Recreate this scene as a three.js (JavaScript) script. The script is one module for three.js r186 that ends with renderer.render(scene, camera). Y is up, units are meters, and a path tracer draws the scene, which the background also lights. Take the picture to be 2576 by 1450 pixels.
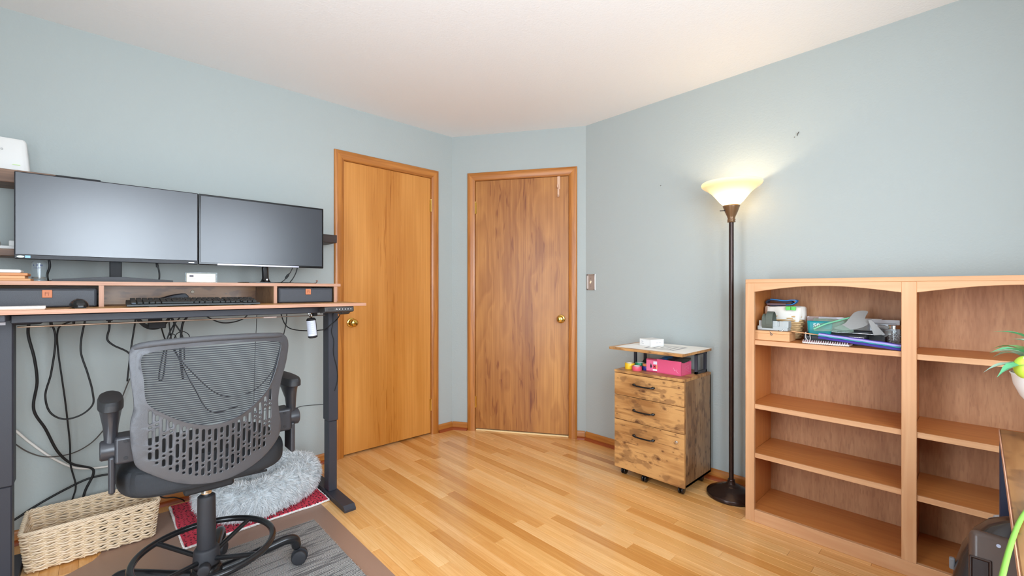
import * as THREE from 'three';
import { RoundedBoxGeometry } from 'three/addons/geometries/RoundedBoxGeometry.js';
import { mergeGeometries, toCreasedNormals } from 'three/addons/utils/BufferGeometryUtils.js';
import { TessellateModifier } from 'three/addons/modifiers/TessellateModifier.js';
import { RectAreaLightUniformsLib } from 'three/addons/lights/RectAreaLightUniformsLib.js';

// Axes: x runs along the desk wall (to the right), -z along the bookcase wall (away), y up; metres. The lens stands above the origin.
const scene = new THREE.Scene();
const renderer = new THREE.WebGLRenderer({ antialias: true });
renderer.toneMapping = THREE.LinearToneMapping;
renderer.toneMappingExposure = 0.83;
renderer.shadowMap.enabled = true;

const camera = new THREE.PerspectiveCamera(2 * Math.atan(725 / 1104.55) * 180 / Math.PI, 2576 / 1450, 0.05, 60);
camera.position.set(0, 1.1515, 0);
camera.lookAt(0.68490, 1.1515, -0.72865);
camera.setViewOffset(2576, 1450, 0, -3.95, 2576, 1450);

// overcast sky outside the windows, and the daylight each window lets in: it comes from the sky, so it leans downward
scene.background = new THREE.Color().setRGB(5.2, 5.6, 6.2);
RectAreaLightUniformsLib.init();
const WIN_W = { z: -0.95, w: 0.72, y: 1.10, h: 1.9, x: -0.75 };                                                   // narrow window behind the lens, left
const WIN_S = [{ x: 0.05, w: 0.9, y: 1.42, h: 1.3, z: 0.75 }, { x: 1.12, w: 0.9, y: 1.42, h: 1.3, z: 0.75 }];   // pair of windows behind the lens, right
function daylight(w, h, from, to, k) {
  const l = new THREE.RectAreaLight(new THREE.Color(0.87, 0.985, 1.10), k, w, h);
  l.position.set(...from); l.lookAt(...to); l.name = 'window_daylight'; l.castShadow = true; scene.add(l);
}
daylight(WIN_W.w - 0.06, WIN_W.h - 0.06, [WIN_W.x + 0.05, WIN_W.y, WIN_W.z], [WIN_W.x + 1.05, WIN_W.y - 0.02, WIN_W.z], 8);
WIN_S.forEach((s, i) => daylight(s.w - 0.06, s.h - 0.06, [s.x, s.y, s.z - 0.11], [s.x, s.y - 0.13, s.z - 1.11], [16.5, 9][i]));

// ---------------------------------------------------------------- helpers
let seed = 20251;
const rnd = () => { seed = (seed * 1664525 + 1013904223) >>> 0; return seed / 4294967296; };
const rr = (a, b) => a + (b - a) * rnd();
const PI = Math.PI, V3 = (x, y, z) => new THREE.Vector3(x, y, z);
const taken = {};
function numbered(n) { const k = taken[n] = (taken[n] ?? -1) + 1; return k ? n + '_' + String(k).padStart(3, '0') : n; }
function thing(name, label, category, at = [0, 0, 0], turn = 0, group) {
  const g = new THREE.Group(); g.name = numbered(name); g.position.set(...at); g.rotation.y = turn;
  g.userData = { label, category }; if (group) g.userData.group = group;
  scene.add(g); return g;
}
function structure(name, label, category) { const g = new THREE.Group(); g.name = name; g.userData = { label, category, kind: 'structure' }; scene.add(g); return g; }
function clean(g) {
  let o = g.index ? g.toNonIndexed() : g;
  for (const k of Object.keys(o.attributes)) if (!['position', 'normal', 'uv'].includes(k)) o.deleteAttribute(k);
  if (!o.attributes.normal) o.computeVertexNormals();
  if (!o.attributes.uv) o.setAttribute('uv', new THREE.BufferAttribute(new Float32Array(o.attributes.position.count * 2), 2));
  o.morphAttributes = {}; return o;
}
function join(gs) { gs = Array.isArray(gs) ? gs.flat(9).map(clean) : [clean(gs)]; return gs.length > 1 ? mergeGeometries(gs) : gs[0]; }
function obj(name, gs, m, parent, label, kind) {
  const o = new THREE.Mesh(Array.isArray(gs) ? join(gs) : gs, m); o.name = name; o.castShadow = o.receiveShadow = true;
  if (label) o.userData.label = label; if (kind) o.userData.kind = kind;
  (parent ?? scene).add(o); return o;
}
function single(name, gs, m, label, category, group) {   // a thing that is one mesh
  const o = obj(numbered(name), gs, m, scene); o.userData = { label, category }; if (group) o.userData.group = group; return o;
}
// uv in metres from position; grain = axis that the texture's u follows
function metreUV(g, grain = 'x', ou = 0, ov = 0) {
  g = clean(g); const p = g.attributes.position, n = g.attributes.normal, uv = g.attributes.uv, ax = { x: 0, y: 1, z: 2 }[grain];
  for (let i = 0; i < p.count; i++) {
    const P = [p.getX(i), p.getY(i), p.getZ(i)], N = [Math.abs(n.getX(i)), Math.abs(n.getY(i)), Math.abs(n.getZ(i))];
    const d = N.indexOf(Math.max(...N)); let a = ax, b;
    if (d === ax) { a = (ax + 1) % 3; b = (ax + 2) % 3; } else b = 3 - ax - d;
    uv.setXY(i, P[a] + ou, P[b] + ov);
  }
  return g;
}
// box with chamfered edges, 44 triangles, centred
function cbox(w, h, d, c = 0.002, at = [0, 0, 0], grain = 'x', ou = 0, ov = 0) {
  c = Math.min(c, w * 0.45, h * 0.45, d * 0.45);
  const S = [w / 2, h / 2, d / 2], pos = [], nor = [];
  const vert = (s, keep) => S.map((e, i) => s[i] * (i === keep ? e : e - c));
  const tri = (a, b, q, out) => {
    const A = V3(...a), B = V3(...b), Q = V3(...q), n = B.clone().sub(A).cross(Q.clone().sub(A)).normalize();
    if (n.dot(V3(...out)) < 0) { [B.x, Q.x] = [Q.x, B.x];[B.y, Q.y] = [Q.y, B.y];[B.z, Q.z] = [Q.z, B.z]; n.negate(); }
    for (const p of [A, B, Q]) { pos.push(p.x, p.y, p.z); nor.push(n.x, n.y, n.z); }
  };
  const quad = (a, b, q, e, out) => { tri(a, b, q, out); tri(a, q, e, out); };
  for (let k = 0; k < 3; k++) for (const s of [-1, 1]) {
    const i = (k + 1) % 3, j = (k + 2) % 3, f = (si, sj) => { const t = [0, 0, 0]; t[k] = s; t[i] = si; t[j] = sj; return vert(t, k); };
    const o = [0, 0, 0]; o[k] = s; quad(f(-1, -1), f(1, -1), f(1, 1), f(-1, 1), o);
  }
  if (c > 0) {
    for (let k = 0; k < 3; k++) { const i = (k + 1) % 3, j = (k + 2) % 3;
      for (const si of [-1, 1]) for (const sj of [-1, 1]) {
        const t = q => { const r = [0, 0, 0]; r[k] = q; r[i] = si; r[j] = sj; return r; }, o = [0, 0, 0]; o[i] = si; o[j] = sj;
        quad(vert(t(-1), i), vert(t(1), i), vert(t(1), j), vert(t(-1), j), o);
      } }
    for (const x of [-1, 1]) for (const y of [-1, 1]) for (const z of [-1, 1]) { const s = [x, y, z]; tri(vert(s, 0), vert(s, 1), vert(s, 2), s); }
  }
  const g = new THREE.BufferGeometry();
  g.setAttribute('position', new THREE.BufferAttribute(new Float32Array(pos), 3));
  g.setAttribute('normal', new THREE.BufferAttribute(new Float32Array(nor), 3));
  return metreUV(g, grain, ou, ov).translate(...at);
}
// box given by its two corners
function span(a, b, c = 0.002, grain = 'x', ou = 0, ov = 0) {
  const s = [0, 1, 2].map(i => Math.abs(b[i] - a[i])), m = [0, 1, 2].map(i => (a[i] + b[i]) / 2);
  return cbox(s[0], s[1], s[2], c, m, grain, ou, ov);
}
function rbox(w, h, d, r = 0.01, at = [0, 0, 0], seg = 3) { return metreUV(new RoundedBoxGeometry(w, h, d, seg, Math.min(r, w / 2.01, h / 2.01, d / 2.01))).translate(...at); }
function lathe(pts, seg = 40) { return clean(new THREE.LatheGeometry(pts.map(p => new THREE.Vector2(p[0], p[1])), seg)); }
function cyl(r1, r2, h, at = [0, 0, 0], seg = 24) { return clean(new THREE.CylinderGeometry(r1, r2, h, seg)).translate(...at); }
function tube(pts, r, closed = false, seg, rad = 8, tension = 0.5) {
  const c = new THREE.CatmullRomCurve3(pts.map(p => p.isVector3 ? p : V3(...p)), closed, 'centripetal', tension);
  const g = clean(new THREE.TubeGeometry(c, seg ?? pts.length * 8, r, rad, closed));
  if (closed) return g;
  const caps = [0, 1].map(t => clean(new THREE.SphereGeometry(r, rad, 6)).translate(...c.getPoint(t).toArray()));
  return join([g, ...caps]);
}
function bar(a, b, r, rad = 10) { return tube([a, b], r, false, 2, rad); }
function shapeOf(pts, smooth = false) {
  if (!smooth) return new THREE.Shape(pts.map(p => new THREE.Vector2(p[0], p[1])));
  const c = new THREE.CatmullRomCurve3(pts.map(p => V3(p[0], p[1], 0)), true, 'centripetal'); return new THREE.Shape(c.getPoints(pts.length * 6).slice(0, -1).map(p => new THREE.Vector2(p.x, p.y)));
}
function extrude(shape, depth, bevel = 0, seg = 2) {
  return clean(new THREE.ExtrudeGeometry(shape, { depth: Math.max(depth - 2 * bevel, 1e-4), bevelEnabled: bevel > 0, bevelThickness: bevel, bevelSize: bevel, bevelOffset: -bevel, bevelSegments: seg, curveSegments: 16 })).translate(0, 0, bevel);
}
const turned = (g, rx = 0, ry = 0, rz = 0) => g.rotateX(rx).rotateY(ry).rotateZ(rz);
// strip of moulding along +x from 0 to len; profile points are (height across y, thickness z); ends may be mitred (shift per metre of y)
function moulding(profile, len, m0 = 0, m1 = 0) {
  const pos = [], uv = [], n = profile.length, P = (i, e) => [e ? len - m1 * profile[i][0] : m0 * profile[i][0], profile[i][0], profile[i][1]];
  let s = 0;
  for (let i = 0; i < n; i++) {
    const j = (i + 1) % n, ds = Math.hypot(profile[j][0] - profile[i][0], profile[j][1] - profile[i][1]);
    const a = P(i, 0), b = P(i, 1), c = P(j, 1), d = P(j, 0);
    for (const [v, t] of [[a, s], [d, s + ds], [c, s + ds], [a, s], [c, s + ds], [b, s]]) { pos.push(...v); uv.push(v[0], t); }
    s += ds;
  }
  for (const e of [0, 1]) for (let i = 1; i < n - 1; i++) { const t = [P(0, e), P(i, e), P(i + 1, e)]; if (e) t.reverse(); for (const v of t) { pos.push(...v); uv.push(v[0] * 0.2 + v[2], v[1]); } }
  const g = new THREE.BufferGeometry();
  g.setAttribute('position', new THREE.BufferAttribute(new Float32Array(pos), 3)); g.setAttribute('uv', new THREE.BufferAttribute(new Float32Array(uv), 2));
  g.computeVertexNormals(); return toCreasedNormals(g, 0.7);
}

// ---------------------------------------------------------------- procedural textures
const H2 = (x, y, s) => { let h = (x * 374761393 + y * 668265263 + s * 974711) | 0; h = Math.imul(h ^ (h >>> 13), 1274126177); return ((h ^ (h >>> 16)) >>> 0) / 4294967296; };
function vn(x, y, s = 0, px = 0, py = 0) {   // value noise, tiling with period px, py when given
  let xi = Math.floor(x), yi = Math.floor(y); const fx = x - xi, fy = y - yi, u = fx * fx * (3 - 2 * fx), v = fy * fy * (3 - 2 * fy);
  let x1 = xi + 1, y1 = yi + 1;
  if (px) { xi = ((xi % px) + px) % px; x1 = ((x1 % px) + px) % px; } if (py) { yi = ((yi % py) + py) % py; y1 = ((y1 % py) + py) % py; }
  const a = H2(xi, yi, s), b = H2(x1, yi, s), c = H2(xi, y1, s), d = H2(x1, y1, s);
  return a + (b - a) * u + (c - a) * v + (a - b - c + d) * u * v;
}
function fbm(x, y, s, oct, px = 0, py = 0) { let t = 0, a = 0.5, k = 1; for (let i = 0; i < oct; i++) { t += a * vn(x * k, y * k, s + i * 7, px * k, py * k); a *= 0.5; k *= 2; } return t / (1 - Math.pow(0.5, oct)); }
const mix = (a, b, t) => a + (b - a) * t, sat = t => t < 0 ? 0 : t > 1 ? 1 : t, sst = (a, b, t) => { t = sat((t - a) / (b - a)); return t * t * (3 - 2 * t); };
const hex = h => [(h >> 16) & 255, (h >> 8) & 255, h & 255], mixc = (a, b, t) => [mix(a[0], b[0], t), mix(a[1], b[1], t), mix(a[2], b[2], t)];
function tex(w, h, metresW, metresH, fn, srgb = true) {
  const d = new Uint8Array(w * h * 4);
  for (let j = 0; j < h; j++) for (let i = 0; i < w; i++) { const c = fn(i / w, j / h), k = (j * w + i) * 4; d[k] = sat(c[0] / 255) * 255; d[k + 1] = sat(c[1] / 255) * 255; d[k + 2] = sat(c[2] / 255) * 255; d[k + 3] = 255; }
  const t = new THREE.DataTexture(d, w, h); t.magFilter = THREE.LinearFilter; t.minFilter = THREE.LinearMipmapLinearFilter; t.generateMipmaps = true;
  t.wrapS = t.wrapT = THREE.RepeatWrapping; t.repeat.set(1 / metresW, 1 / metresH); if (srgb) t.colorSpace = THREE.SRGBColorSpace; t.needsUpdate = true; return t;
}
function paint(w, h, draw) { const c = document.createElement('canvas'); c.width = w; c.height = h; const g = c.getContext('2d'); draw(g, w, h); const t = new THREE.CanvasTexture(c); t.colorSpace = THREE.SRGBColorSpace; return t; }
const std = (color, roughness = 0.6, o = {}) => new THREE.MeshPhysicalMaterial({ color, roughness, metalness: 0, ...o });

// straight-grained veneer with flame figure; x follows the grain
function wood(light, dark, o) {
  const L = hex(light), D = hex(dark), { rings = 9, warp = 1.4, wl = 3, wa = 4, streak = 90, amp = 0.5, fine = 0.35, patch = 0.25, s = 1, wavy = 0, cracks = 0 } = o;
  return (x, y) => {
    const w = fbm(x * wl, y * wa, s, 4, wl, wa) + wavy * fbm(x * wl * 4, y * wa * 2, s + 40, 3, wl * 4, wa * 2);
    let r = y * rings + w * warp * rings * 0.25; r = r - Math.floor(r); r = r < 0.75 ? r / 0.75 : (1 - r) / 0.25;
    const st = fbm(x * 6, y * streak, s + 9, 3, 6, streak), p = fbm(x * 2, y * 5, s + 21, 3, 2, 5);
    const ck = cracks && cracks * sst(0.66, 0.80, fbm(x * 12 + w * 2, y * 70 + w * 9, s + 31, 3)) * sst(0.42, 0.62, p);
    return mixc(L, D, sat(0.5 + (r - 0.5) * amp + (st - 0.5) * fine * 2 + (p - 0.5) * patch * 2) + ck);
  };
}
const T = {};
T.doorA = tex(1024, 512, 2.1, 0.8, wood(0xd8954a, 0xb26c20, { rings: 3, warp: 2.0, wl: 1, wa: 3, amp: 0.18, fine: 0.26, patch: 0.5, s: 3, streak: 110, cracks: 0.5 }));
T.doorB = tex(1024, 512, 2.1, 0.8, wood(0xcf9450, 0x955a26, { rings: 5, warp: 3.4, wl: 2, wa: 4, amp: 0.30, fine: 0.28, patch: 0.55, s: 5, streak: 100, wavy: 0.30, cracks: 0.6 }));
T.pine = tex(1024, 256, 1.4, 0.12, wood(0xc88238, 0x9d5b1d, { rings: 3, warp: 3, wl: 3, wa: 2, amp: 0.5, fine: 0.25, patch: 0.3, s: 11, streak: 40 }));
T.floor = tex(1024, 512, 2.2, 0.5, wood(0xf7d09a, 0xdca664, { rings: 9, warp: 3.5, wl: 5, wa: 7, amp: 0.20, fine: 0.40, patch: 0.50, s: 17, streak: 120 }));
T.maple = tex(1024, 512, 1.6, 0.5, wood(0xe9c29c, 0xce9b70, { rings: 7, warp: 2.6, wl: 2, wa: 4, amp: 0.32, fine: 0.2, patch: 0.3, s: 23, streak: 60 }));
T.ply = (() => { const L = hex(0xc9956a), D = hex(0x9a6540), E = hex(0x7c4a2c); return tex(1024, 1024, 1.2, 1.2, (x, y) => { const g = fbm(x * 26, y * 170, 29, 3, 26, 170), f = sst(0.62, 0.8, fbm(x * 34, y * 210, 33, 2, 34, 210)), q = fbm(x * 3, y * 6, 35, 4, 3, 6), v = fbm(x * 2, y * 40, 39, 3, 2, 40); return mixc(mixc(L, D, sat(0.5 + (g - 0.5) * 0.55 + (q - 0.5) * 1.1 + (v - 0.5) * 0.5)), E, f * 0.18); }); })();
// reclaimed-look laminate: long grain, dark blotches and knots
T.rustic = (() => {
  const kn = []; for (let i = 0; i < 120; i++) kn.push([rnd(), rnd(), rr(0.004, i % 6 ? 0.012 : 0.022), rr(0.3, 1)]);
  const A = hex(0xdab27c), B = hex(0xa77b4c), C = hex(0x664730);
  return tex(1024, 1024, 0.9, 0.9, (x, y) => {
    let ky = y, dark = 0;
    for (const [a, b, r, q] of kn) { let dx = x - a, dy = y - b; dx -= Math.round(dx); dy -= Math.round(dy); if (Math.abs(dx) > 0.12 || Math.abs(dy) > 0.08) continue; const e = (dx * dx) / (r * r * 2.2) + (dy * dy) / (r * r); if (e < 14) { const g = Math.exp(-e); ky += dy * g * 1.4; dark = Math.max(dark, q * sst(0.35, 0.95, g), q * 0.42 * Math.exp(-e * 0.3) * (0.5 + 0.5 * Math.sin(Math.sqrt(e) * 8))); } }
    const g = fbm(x * 6, ky * 70, 31, 4, 6, 0), p = fbm(x * 4, y * 7, 37, 4, 4, 7), w = fbm(x * 14, y * 26, 41, 4, 14, 26), bl = sst(0.54, 0.74, w), cr = sst(0.70, 0.80, fbm(x * 9, y * 90, 45, 3, 9, 90));
    return mixc(mixc(A, B, sat(0.2 + (g - 0.5) * 1.2 + (p - 0.5) * 1.9)), C, sat(bl * 0.38 + dark * 0.9 + cr * 0.4));
  });
})();
T.walnut = tex(512, 256, 0.9, 0.3, wood(0x8d6a52, 0x5d412f, { rings: 4, warp: 2, wl: 2, wa: 2, amp: 0.3, fine: 0.4, patch: 0.3, s: 43, streak: 60 }));
T.edge = tex(512, 128, 0.7, 0.1, wood(0xc99a80, 0xa87459, { rings: 1, warp: 2, wl: 2, wa: 2, amp: 0.2, fine: 0.5, patch: 0.3, s: 47, streak: 26 }));
T.peel = tex(512, 512, 0.35, 0.35, (x, y) => { const a = fbm(x * 48, y * 48, 51, 3, 48, 48) * 255; return [a, a, a]; }, false);
T.fine = tex(256, 256, 0.06, 0.06, (x, y) => { const a = fbm(x * 40, y * 40, 57, 2, 40, 40) * 255; return [a, a, a]; }, false);
T.weave = tex(128, 128, 0.02, 0.02, (x, y) => { const a = (Math.sin(x * 16 * PI) * Math.sin(y * 16 * PI) * 0.5 + 0.5) * 255; return [a, a, a]; }, false);

const M = {};
M.wall = std(0xffffff, 0.75, { bumpMap: T.peel, bumpScale: 0.0006 }); M.wall.color.setRGB(0.41, 0.445, 0.432);
M.ceiling = std(0xffffff, 0.9, { bumpMap: T.peel, bumpScale: 0.0008 }); M.ceiling.color.setRGB(0.84, 0.83, 0.82);
M.doorA = std(0xffffff, 0.36, { map: T.doorA, clearcoat: 0.35, clearcoatRoughness: 0.3 });
M.doorB = std(0xf6f0e6, 0.42, { map: T.doorB, clearcoat: 0.2, clearcoatRoughness: 0.3 });
M.pine = std(0xffffff, 0.4, { map: T.pine, clearcoat: 0.3, clearcoatRoughness: 0.25 });
M.maple = std(0xf2e4d6, 0.45, { map: T.maple });
M.shelfTop = std(0xe6b880, 0.42, { map: T.maple });
M.ply = std(0xffffff, 0.55, { map: T.ply });
M.rustic = std(0xeedcc6, 0.42, { map: T.rustic });
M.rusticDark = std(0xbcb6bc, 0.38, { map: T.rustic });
M.walnut = std(0xffffff, 0.5, { map: T.walnut });
M.edge = std(0xffffff, 0.5, { map: T.edge });
M.black = std(0x2a2a2e, 0.5, { bumpMap: T.fine, bumpScale: 0.0002 });
M.blackGloss = std(0x141416, 0.18);
M.blackSoft = std(0x1d1d20, 0.7);
M.rubber = std(0x161617, 0.55);
M.steel = std(0x34353d, 0.48, { bumpMap: T.fine, bumpScale: 0.00015 });
M.chrome = std(0xd8d8d8, 0.18, { metalness: 1 });
M.brass = std(0xd9b25c, 0.16, { metalness: 1 });
M.bronze = std(0x3a2b26, 0.24, { metalness: 0.55 });
M.white = std(0xe2e0dc, 0.5);
M.paper = std(0xf2f0ea, 0.8);
M.leather = std(0x3c3d42, 0.5, { bumpMap: T.fine, bumpScale: 0.0003 });
M.tan = std(0xc87850, 0.6);
M.clear = new THREE.MeshPhysicalMaterial({ color: 0xf4f8fa, roughness: 0.06, transmission: 0.94, thickness: 0, ior: 1.45 });
// ---------------------------------------------------------------- the room
const ROOM = { w: -0.75, e: 2.7285, n: -2.9866, s: 0.75, top: 2.4125 };
const CA = [2.1277, -2.9866], CB = [2.7285, -2.0735];                       // corners of the angled wall (x, z)
const DIAG = Math.atan2(-(CB[1] - CA[1]), CB[0] - CA[0]), DLEN = Math.hypot(CB[0] - CA[0], CB[1] - CA[1]);
const DOOR_H = 2.035;
{
  // strip floor: boards run along z, 57 mm wide, each board a piece of its own
  const floor = structure('floor', 'honey-coloured strip hardwood floor', 'floor');
  obj('subfloor', span([ROOM.w - 0.3, -0.14, ROOM.n - 0.6], [ROOM.e + 0.9, -0.020, ROOM.s + 0.3], 0), std(0x4a3420, 0.8), floor);
  const tones = [0xfff6ea, 0xfaead4, 0xfff0da, 0xedd3ae, 0xfdeedd, 0xe2c498, 0xfff3e4, 0xf5e2c4].map(c => new THREE.MeshPhysicalMaterial({ color: c, map: T.floor, roughness: 0.3, clearcoat: 0.5, clearcoatRoughness: 0.14 }));
  const W = 0.0572, boards = [];
  for (let x = ROOM.w; x < ROOM.e + 0.25; x += W) {
    let z = ROOM.n - 0.2 - rr(0, 0.8);
    while (z < ROOM.s) { const l = rr(0.32, 1.25), z1 = Math.min(z + l, ROOM.s); boards.push([x, Math.max(z, ROOM.n - 0.12), z1, Math.floor(rnd() * 8), rr(0, 2.2), rr(0, 0.5)]); z += l; }
  }
  const fwd = [0.6849, -0.72865];
  const seen = b => { const cx = b[0] + W / 2, cz = (b[1] + b[2]) / 2, d = cx * fwd[0] + cz * fwd[1], r = cx * 0.72865 + cz * 0.6849; let near = b[1] < -0.3 && b[2] > -2.99; const d2 = cx * fwd[0] + b[1] * fwd[1]; return near && d2 > 1.5 ? d2 - Math.abs(r) * 0.2 : -9 + d * 0.01; };
  boards.sort((p, q) => seen(q) - seen(p));
  const rest = [];
  boards.forEach((b, i) => {
    const g = cbox(W - 0.0005, 0.019, b[2] - b[1] - 0.0006, 0.0007, [0, 0, 0], 'z', b[4], b[5]).translate(b[0] + W / 2, -0.0095 + (H2(i, 3, 5) - 0.5) * 0.0004, (b[1] + b[2]) / 2);
    if (i < 296) obj('board', g, tones[b[3]], floor); else rest.push(g);
  });
  obj('remaining_boards', rest, tones[1], floor, undefined, 'stuff');
}
{
  const T_ = 0.12, top = ROOM.top;
  const wall = (name, label, gs, turn = 0, at = [0, 0, 0]) => { const g = structure(name, label, 'wall'); g.position.set(...at); g.rotation.y = turn; obj('plaster', gs, M.wall, g); return g; };
  const B = (a, b) => span(a, b, 0);
  // desk wall (left in the picture) with the opening of its door
  const d1 = [1.2222 - 0.004, 1.9192 + 0.004];
  const wl = wall('wall_left', 'pale grey-green painted wall behind the desk', [B([ROOM.w - T_, 0, -T_], [d1[0], top, 0]), B([d1[1], 0, -T_], [CA[0] + 0.02, top, 0]), B([d1[0], DOOR_H + 0.004, -T_], [d1[1], top, 0])], 0, [0, 0, ROOM.n]);
  obj('backing', B([d1[0] - 0.1, -0.02, -T_ - 0.03], [d1[1] + 0.1, top, -T_]), std(0x2a2018, 0.9), wl);
  // angled wall with its door: local x along the wall
  const d2 = [0.1866 * DLEN - 0.004, 0.8779 * DLEN + 0.004];
  const wb = wall('wall_back', 'pale grey-green angled wall between the two longer walls', [B([-0.06, 0, -T_], [d2[0], top, 0]), B([d2[1], 0, -T_], [DLEN + 0.06, top, 0]), B([d2[0], DOOR_H + 0.004, -T_], [d2[1], top, 0])], DIAG, [CA[0], 0, CA[1]]);
  obj('backing', B([d2[0] - 0.1, -0.02, -T_ - 0.03], [d2[1] + 0.1, top, -T_]), std(0x6a4a2a, 0.9), wb);
  // bookcase wall (right)
  wall('wall_right', 'pale grey-green painted wall behind the lamp and bookcase', B([0, 0, CB[1] - 0.02], [T_, top, ROOM.s + T_]), 0, [ROOM.e, 0, 0]);
  // the two walls behind the lens, with window openings
  const y0 = WIN_W.y - WIN_W.h / 2, y1 = WIN_W.y + WIN_W.h / 2, s0 = WIN_S[0].y - WIN_S[0].h / 2, s1 = WIN_S[0].y + WIN_S[0].h / 2;
  const za = WIN_W.z - WIN_W.w / 2, zb = WIN_W.z + WIN_W.w / 2, [[xa, xb], [xc, xd]] = WIN_S.map(s => [s.x - s.w / 2, s.x + s.w / 2]);
  wall('wall_west', 'pale grey-green wall with a window, opposite the bookcase', [B([-T_, 0, ROOM.n - T_], [0, top, za]), B([-T_, 0, zb], [0, top, ROOM.s + T_]), B([-T_, 0, za], [0, y0, zb]), B([-T_, y1, za], [0, top, zb])], 0, [ROOM.w, 0, 0]);
  wall('wall_south', 'pale grey-green wall with a pair of windows, opposite the standing desk', [B([ROOM.w - T_, 0, 0], [xa, top, T_]), B([xb, 0, 0], [xc, top, T_]), B([xd, 0, 0], [ROOM.e + T_, top, T_]), ...[[xa, xb], [xc, xd]].flatMap(([p, q]) => [B([p, 0, 0], [q, s0, T_]), B([p, s1, 0], [q, top, T_])])], 0, [0, 0, ROOM.s]);
  const ce = structure('ceiling', 'smooth off-white ceiling', 'ceiling');
  obj('plasterboard', span([ROOM.w - T_, top, ROOM.n - 0.5], [ROOM.e + 0.8, top + 0.12, ROOM.s + T_], 0), M.ceiling, ce);
  // windows
  const win = (name, label, w, h, at, turn, bays) => {
    const g = structure(name, label, 'window'); g.position.set(...at); g.rotation.y = turn;
    const f = 0.045, fr = [span([-w / 2, -h / 2, -0.09], [-w / 2 + f, h / 2, -0.03]), span([w / 2 - f, -h / 2, -0.09], [w / 2, h / 2, -0.03]), span([-w / 2, -h / 2, -0.09], [w / 2, -h / 2 + f, -0.03]), span([-w / 2, h / 2 - f, -0.09], [w / 2, h / 2, -0.03])];
    for (let i = 1; i < bays; i++) fr.push(cbox(0.05, h, 0.05, 0.003, [-w / 2 + w * i / bays, 0, -0.06]));
    obj('window_frame', fr, M.white, g);
    for (let i = 0; i < bays; i++) obj('pane', cbox(w / bays - 0.05, h - 0.09, 0.003, 0, [-w / 2 + w * (i + 0.5) / bays, 0, -0.06]), M.clear, g);
    obj('window_sill', cbox(w + 0.1, 0.03, 0.12, 0.006, [0, -h / 2 - 0.015, 0.0]), M.pine, g);
  };
  win('window_1', 'narrow window in the wall opposite the bookcase', WIN_W.w, WIN_W.h, [WIN_W.x, WIN_W.y, WIN_W.z], PI / 2, 1);
  WIN_S.forEach((s, i) => win('window_' + (i + 2), ['window behind the rustic table, nearer the corner', 'window behind the rustic table, nearer the bookcase'][i], s.w, s.h, [s.x, s.y, s.z], PI, 1));

  // doors: leaf, casing, hinges and knob. Local x along the wall, z out of the wall
  const CW = 0.064, prof = [[0, 0], [0, 0.009], [0.006, 0.0125], [0.018, 0.0165], [0.034, 0.019], [0.05, 0.019], [0.06, 0.016], [CW, 0.011], [CW, 0]];
  function door(name, label, at, turn, x0, x1, gap, leafM, knobX, hingeX, grainOff) {
    const g = structure(name, label, 'door'); g.position.set(...at); g.rotation.y = turn;
    const leaf = obj('door_leaf', span([x0, gap, -0.038], [x1, DOOR_H, -0.001], 0.0015, 'y', grainOff[0], grainOff[1]), leafM, g);
    // jamb behind the casing
    obj('jamb', [span([x0 - 0.003, 0, -0.118], [x0 - 0.0015, DOOR_H + 0.003, 0.006], 0), span([x1 + 0.0015, 0, -0.118], [x1 + 0.003, DOOR_H + 0.003, 0.006], 0), span([x0 - 0.003, DOOR_H + 0.0015, -0.118], [x1 + 0.003, DOOR_H + 0.003, 0.006], 0)], M.pine, g);
    // casing: two legs and a head, mitred
    const L = DOOR_H + 0.0035, w = x1 - x0 + 0.007;
    const cs = (geo, y) => { const m = obj('casing', geo, M.pine, g); return m; };
    cs(turned(moulding(prof, L, 0, -1), 0, 0, PI / 2).translate(x0 - 0.0035, 0, 0));                                         // left leg: across runs to -x
    cs((() => { const q = turned(moulding(prof, L, 0, -1), 0, 0, PI / 2); q.scale(-1, 1, 1); const ix = q.attributes.position, nn = q.attributes.normal, uu = q.attributes.uv; for (const at of [ix, nn, uu]) for (let i = 0; i < at.count; i += 3) for (let k = 0; k < at.itemSize; k++) { const a = at.array, p = (i + 1) * at.itemSize + k, r = (i + 2) * at.itemSize + k; [a[p], a[r]] = [a[r], a[p]]; } return q.translate(x1 + 0.0035, 0, 0); })());
    cs(moulding(prof, w, -1, -1).translate(x0 - 0.0035, L, 0));
    for (const hy of [0.235, 1.815]) obj('hinge', [cyl(0.006, 0.006, 0.092, [hingeX, hy, 0.004], 12), cyl(0.0045, 0.003, 0.008, [hingeX, hy + 0.05, 0.004], 10), span([hingeX - 0.011, hy - 0.045, -0.001], [hingeX + 0.011, hy + 0.045, 0.0006], 0)], M.brass, g);
    const k = obj('knob', turned(lathe([[0.0001, 0], [0.012, 0], [0.011, 0.016], [0.014, 0.024], [0.024, 0.031], [0.0275, 0.042], [0.025, 0.052], [0.017, 0.058], [0.0001, 0.059]], 32), PI / 2).translate(knobX, 0.922, 0.004), M.brass, g);
    obj('rosette', turned(lathe([[0.0001, 0], [0.033, 0], [0.033, 0.003], [0.03, 0.007], [0.02, 0.009], [0.0001, 0.009]], 32), PI / 2).translate(knobX, 0.922, -0.001), M.brass, k);
    return g;
  }
  door('door_1', 'flush honey-veneer door with brass knob beside the desk', [0, 0, ROOM.n], 0, 1.2222, 1.9192, 0.013, M.doorA, 1.276, 1.921, [0.1, 0.3]);
  const dd = door('door_2', 'flush reddish-veneer door with brass knob in the angled wall', [CA[0], 0, CA[1]], DIAG, 0.1866 * DLEN, 0.8779 * DLEN, 0.021, M.doorB, 0.901, 0.1866 * DLEN - 0.003, [0.6, 0.1]);
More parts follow.
